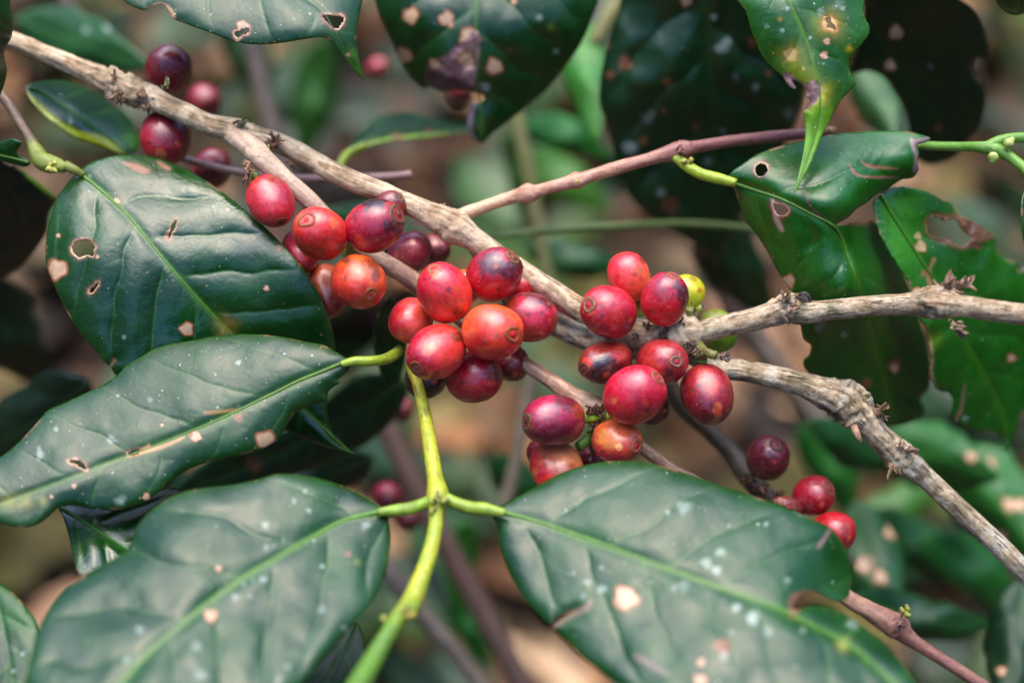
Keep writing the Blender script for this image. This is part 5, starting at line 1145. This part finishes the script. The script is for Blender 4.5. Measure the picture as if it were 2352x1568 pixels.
leaf('coffee_leaf', 'small wet leaf end poking in at the top right corner',
     [(2286, -10), (2300, 20), (2322, 34), (2345, 34), (2375, 22), (2410, 0), (2420, -50), (2370, -90), (2310, -70)], [(2370, -88), (2350, -30), (2332, 33)], [(2286, -10, 4), (2335, 34, 0), (2410, 0, 6), (2370, -90, 10), (2345, -20, 8)],
     M_LEAF_WET, base=(30, 84, 44), dens=4.5, curl=2.4, seed=12, rib=2)
leaf('coffee_leaf', 'narrow dark leaf edge running down the top left border',
     [(14, -20), (24, 20), (29, 48), (27, 84), (14, 108), (10, 130), (16, 165), (6, 205), (-10, 230), (-60, 240), (-110, 160), (-120, 40), (-60, -60)], [(-60, -58), (-50, 80), (-20, 225)], [(24, 20, 6), (10, 130, 4), (0, 220, 2), (-110, 160, 14), (-60, -60, 16), (-40, 80, 12)],
     M_LEAF_WET, base=(26, 76, 44), dens=4.5, curl=3.0, quilt=1.15, undul=1.6, seed=13, rib=3)
leaf('coffee_leaf', 'shiny dark leaf with a yellow green curled edge behind the pale branch',
     [(60, 198), (100, 186), (150, 186), (200, 202), (250, 232), (296, 268), (318, 310), (318, 340), (306, 352), (280, 356), (250, 344), (214, 330), (170, 316), (130, 290), (98, 262), (72, 232)], [(52, 196), (100, 215), (160, 252), (215, 290), (260, 325), (296, 352)], [(60, 198, -26), (200, 202, -46), (318, 320, -44), (280, 356, -34), (170, 316, -26), (98, 262, -24), (180, 258, -32)],
     M_LEAF_WET, base=(20, 66, 44), base2=(28, 84, 40), spots=[(0, 0, 0, 'zone', [(62, 214), (98, 262), (130, 290), (170, 316), (214, 330), (250, 344), (284, 358), (270, 330), (222, 312), (176, 298), (136, 276), (104, 250)], (140, 150, 24), 12), (310, 330, 30, 'soft_tint', (70, 130, 34))], dens=5, quilt=0.86, curl=2.0, seed=14, rib=4, ribc=(70, 120, 50))
leaf('coffee_leaf', 'small torn dark leaf stub at the left edge above the budded node',
     [(-40, 330), (0, 326), (24, 318), (40, 322), (50, 328), (44, 340), (38, 348), (46, 360), (70, 372), (60, 384), (30, 378), (-10, 366), (-50, 362)], [(80, 378), (40, 366), (-50, 345)], [(0, 326, -8), (50, 328, -4), (60, 380, -8), (-50, 350, -10)], M_LEAF, base=(26, 80, 34), dens=4, seed=15, rib=3, quilt=0.22, curl=1.5, undul=.4)
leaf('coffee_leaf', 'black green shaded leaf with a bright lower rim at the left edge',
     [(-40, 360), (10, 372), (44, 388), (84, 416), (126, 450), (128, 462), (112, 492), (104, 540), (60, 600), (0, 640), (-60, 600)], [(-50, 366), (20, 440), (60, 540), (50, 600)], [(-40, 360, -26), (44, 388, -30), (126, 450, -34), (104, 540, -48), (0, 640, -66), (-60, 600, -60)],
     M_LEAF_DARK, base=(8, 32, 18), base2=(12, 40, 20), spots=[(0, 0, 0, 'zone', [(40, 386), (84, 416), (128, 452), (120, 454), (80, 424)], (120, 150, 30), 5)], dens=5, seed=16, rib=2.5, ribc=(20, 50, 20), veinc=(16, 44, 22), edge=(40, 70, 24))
leaf('coffee_leaf', 'medium leaf with a bright midrib wedged under the long dusty leaf',
     [(138, 1162), (200, 1150), (300, 1140), (380, 1120), (420, 1130), (380, 1180), (330, 1240), (290, 1300), (250, 1330), (210, 1330), (180, 1318), (168, 1280), (158, 1230), (146, 1190)], [(138, 1164), (180, 1190), (230, 1222), (285, 1256), (330, 1280)], [(138, 1162, 8), (300, 1140, 4), (420, 1130, 2), (290, 1300, 18), (180, 1318, 22), (230, 1222, 14)],
     M_LEAF_WET, base=(26, 78, 44), base2=(34, 96, 46), dens=5, seed=17, rib=5, ribc=(96, 150, 60), quilt=1.08)
leaf('coffee_leaf', 'broad dim leaf with a pinkish spot, blurred behind the long dusty leaf',
     [(380, 1140), (430, 1090), (500, 1040), (600, 1000), (690, 970), (770, 900), (830, 860), (890, 856), (934, 878), (926, 930), (890, 980), (840, 1020), (780, 1050), (700, 1086), (620, 1104), (520, 1130), (440, 1150)], [(930, 880), (840, 930), (740, 990), (600, 1060), (400, 1140)], [(380, 1140, -78), (600, 1000, -74), (830, 860, -64), (930, 890, -68), (780, 1050, -78), (520, 1130, -82)],
     M_LEAF_DARK, base=(18, 62, 34), base2=(24, 76, 36), spots=[(584, 1066, 19, 'rust'), (770, 1010, 14, 'white')], dens=7, seed=18, rib=4, ribc=(50, 100, 44), quilt=1.01)
leaf('coffee_leaf', 'small oval dark leaf directly behind the leaf stalk left of the middle bunch',
     [(896, 684), (872, 712), (858, 752), (860, 800), (870, 845), (886, 884), (900, 890), (918, 870), (932, 820), (936, 770), (926, 720)], [(898, 684), (894, 760), (898, 888)], [(896, 684, -20), (858, 760, -26), (898, 888, -34), (936, 770, -34)], M_LEAF_DARK, base=(20, 70, 30), base2=(26, 84, 32), dens=5, seed=19, rib=3, ribc=(40, 90, 36))
leaf('coffee_leaf', 'shaded leaf corner beside the large lower left leaf at the left border',
     [(-30, 1330), (0, 1340), (30, 1360), (58, 1392), (84, 1428), (92, 1480), (84, 1560), (40, 1640), (-40, 1660), (-80, 1500)], [(-20, 1332), (10, 1450), (40, 1640)], [(-30, 1330, 20), (84, 1428, 26), (84, 1560, 36), (-40, 1660, 44), (-80, 1500, 30)], M_LEAF_DARK, base=(22, 66, 38), dens=6, seed=20, rib=3, ribc=(60, 110, 50), spots=[(30, 1540, 10, 'white'), (54, 1500, 8, 'white')])
leaf('coffee_leaf', 'dark green leaf corner under the right side of the large lower left leaf',
     [(720, 1500), (780, 1450), (815, 1428), (832, 1450), (840, 1500), (834, 1560), (800, 1640), (700, 1660), (660, 1580)], [(815, 1430), (770, 1530), (690, 1655)], [(720, 1500, 22), (815, 1428, 16), (834, 1560, 30), (700, 1660, 40)], M_LEAF_DARK, base=(24, 84, 40), base2=(30, 96, 42), dens=6, seed=21, rib=3, ribc=(70, 120, 50))
leaf('coffee_leaf', 'green leaf blade hanging beside the fork of the smooth young stem',
     [(2348, 384), (2356, 420), (2346, 470), (2350, 540), (2370, 590), (2420, 560), (2440, 470), (2410, 400)], [(2370, 385), (2380, 470), (2372, 588)], [(2348, 384, 4), (2346, 470, 6), (2370, 590, 2), (2440, 470, -6)], M_LEAF, base=(50, 120, 44), dens=5, seed=22, rib=3)

leaf('coffee_leaf', 'curled leaf with a yellow green lower edge, blurred behind the pale branch',
     [(796, 352), (812, 318), (840, 290), (880, 266), (930, 256), (985, 268), (1035, 282), (1080, 286), (1110, 290), (1070, 304), (1010, 312), (950, 318), (900, 322), (860, 330), (825, 345)], [(796, 350), (850, 318), (920, 298), (1000, 292), (1105, 290)],
     [(796, 352, -58), (930, 256, -80), (1110, 290, -74), (950, 318, -60), (860, 330, -56)], M_LEAF_DARK, base=(24, 74, 40), base2=(34, 92, 44), dry=0, dens=6, seed=23, rib=3, ribc=(70, 120, 50),
     spots=[(0, 0, 0, 'zone', [(800, 350), (860, 322), (950, 308), (1040, 302), (1080, 300), (1010, 314), (950, 320), (860, 332)], (130, 160, 30), 10), (916, 318, 14, 'rust'), (986, 300, 10, 'rust')],
     petiole=[(778, 392, -52, 9), (786, 370, -54, 10), (802, 352, -57, 10), (840, 334, -57, 9)], petc=(150, 170, 44))

# ------------------------------------------------------------------ leaves further back, out of focus
def far_leaf(label, cx, cy, L, ang, wid, w, tilt, base, spots=(), seed=0, tip=1.0, mat=None):
    """an oval pointed coffee leaf at its own distance; tilt = how much the far end drops away (mm)"""
    ca, sa = math.cos(R(ang)), math.sin(R(ang))
    t = np.linspace(0, 1, 12)
    hw = wid * np.sin(np.pi * t ** 0.85) ** 0.8 * (1 - .25 * t)
    r = np.random.default_rng(seed + 500)
    bend = r.uniform(-.08, .08) * L
    mx, my = (t - .5) * L, bend * np.sin(np.pi * t)
    e1 = np.stack([mx, my - hw * r.uniform(.9, 1.1, 12)], 1); e2 = np.stack([mx, my + hw * r.uniform(.9, 1.1, 12)], 1)[::-1]
    rot = lambda p: np.stack([cx + p[:, 0] * ca - p[:, 1] * sa, cy + p[:, 0] * sa + p[:, 1] * ca], 1)
    out = rot(np.vstack([e1, e2[1:-1]])); mid = rot(np.stack([mx, my], 1))
    dep = [(*mid[0], w + tilt / 2), (*mid[6], w + 4), (*mid[-1], w - tilt / 2), (*rot(e1[5:6])[0], w - 6), (*rot(e2[5:6])[0], w - 6 + tilt * .1)]
    return leaf('coffee_leaf', label, out, mid, dep, mat or M_LEAF_FAR, base=base, base2=tuple(min(255, v + 14) for v in base), veinc=tuple(min(255, v + 16) for v in base), ribc=tuple(min(255, v + 34) for v in base), edge=base,
                dry=0, dens=11, spacing=128, quilt=1.44, undul=2.0, seed=seed + 30, rib=4, group='blurred coffee leaves behind the bush', spots=spots)
G1, G2, G3, G4 = (44, 104, 62), (62, 140, 70), (34, 88, 46), (104, 178, 84)
FAR = [
    ('blurred blue green leaf at the top left behind the pale branch', 190, 100, 330, 20, 80, -120, -40, G1, ((200, 70, 14, 'white'), (250, 60, 18, 'white'))),
    ('blurred dark leaf low on the left under the budded node', 40, 760, 300, 60, 90, -130, 40, (14, 40, 24), ()),
    ('blurred dark leaf at the left border beside the dusty leaf', 60, 960, 340, 150, 100, -90, 40, (12, 44, 24), ()),
    ('blurred mid green leaf between the two top leaves', 1340, 170, 330, 80, 60, -120, -20, G4, ()),
    ('blurred green leaf under the tip of the torn top leaf', 1300, 330, 240, 20, 46, -170, 30, G2, ()),
    ('blurred dark green leaf under the spotted folded leaf stalk', 1700, 600, 300, 60, 80, -110, 50, (20, 66, 28), ((1610, 580, 14, 'rust'),)),
    ('blurred grey green leaf under the hanging dark leaf at right', 1945, 1010, 200, -150, 56, -110, -20, G1, ((2010, 1000, 16, 'tan'),)),
    ('blurred green leaf with a tan spot under the torn right leaf', 2150, 1060, 300, 15, 90, -120, -30, G2, ((2090, 1060, 18, 'tan'), (2230, 1050, 14, 'tan'))),
    ('blurred leaf with two bright spots right of the bright red cherry', 2020, 1310, 340, 70, 90, -100, -20, G1, ((1988, 1296, 22, 'tan'), (2020, 1326, 18, 'tan'), (2052, 1216, 22, 'tan'))),
    ('blurred spotted leaf at the right border under the rough branch', 2290, 1160, 340, 50, 110, -120, -30, G2, ((2262, 1072, 24, 'tan'), (2318, 1160, 18, 'tan'), (2345, 1158, 14, 'tan'), (2300, 1230, 12, 'tan'))),
    ('blurred pale green leaf above the reddish lower right branch', 2110, 1250, 300, 30, 70, -170, 30, (50, 106, 76), ()),
    ('blurred dark leaf along the lower right branch', 2130, 1400, 330, 12, 60, -90, 20, G3, ((2306, 1350, 16, 'tan'),)),
    ('blurred dark green leaf in the bottom right corner', 2320, 1480, 300, 100, 86, -60, -20, (24, 70, 36), ((2300, 1540, 12, 'tan'),)),
    ('blurred dark leaf behind the end of the lower left leaf stalk', 690, 1110, 360, 160, 60, -100, 30, (22, 66, 40), ()),
    ('blurred green leaf behind the middle right below the right bunch', 1200, 1110, 200, 40, 56, -170, 20, (30, 96, 36), ()),
    ('blurred grey green leaf low behind the yellow green stem', 1060, 1300, 220, 100, 44, -190, 20, G4, ()),
    ('blurred green leaf behind the pale branch near its middle', 880, 560, 300, 30, 60, -150, 20, (36, 92, 50), ()),
    ('blurred green leaf upper left of the peach and pink cherry', 1330, 590, 260, 10, 46, -150, 10, (44, 108, 56), ()),
    ('blurred brown curled dead leaf at the lower right', 2150, 1440, 0, 0, 0, 0, 0, None, ()),
    ('blurred olive leaf behind the top left maroon cherry', 560, 130, 300, 70, 60, -260, 20, (66, 104, 56), ()),
    ('blurred pale green leaf seen through the gap of the bitten dark leaf', 2010, 240, 200, 60, 60, -110, -20, (84, 120, 84), ()),
    ('blurred dark green leaf behind the stick under the left leaves', 330, 1100, 300, 10, 80, -120, 20, (14, 46, 26), ()),
    ('blurred light green leaf behind the reddish twig', 1180, 400, 200, 80, 40, -240, 20, (90, 120, 56), ()),
    ('blurred mid green leaf low between the rough branch and the right border', 2230, 1330, 300, 40, 70, -150, 20, G2, ()),
    ('blurred green leaf tucked under the rough branch near its swollen node', 1900, 1090, 260, 60, 60, -190, 20, G2, ()),
    ('blurred olive leaf right of the lower right cherries', 2060, 1160, 260, -30, 60, -230, 20, (96, 140, 66), ()),
    ('blurred yellowish green leaf behind the top of the reddish twig', 1290, 420, 260, 30, 60, -260, 20, (120, 160, 76), ()),
    ('blurred green leaf high behind the pale branch at top left centre', 720, 230, 300, 100, 60, -280, 20, (84, 130, 66), ()),
    ('blurred green leaf low in the gap under the yellow green node', 1090, 1430, 240, 70, 46, -210, 20, G2, ()),
]
for i, (lab, cx, cy, L, ang, wid, w, tilt, base, sp) in enumerate(FAR):
    if base is None: continue
    far_leaf(lab, cx, cy, L, ang, wid, w, tilt, base, sp, i)
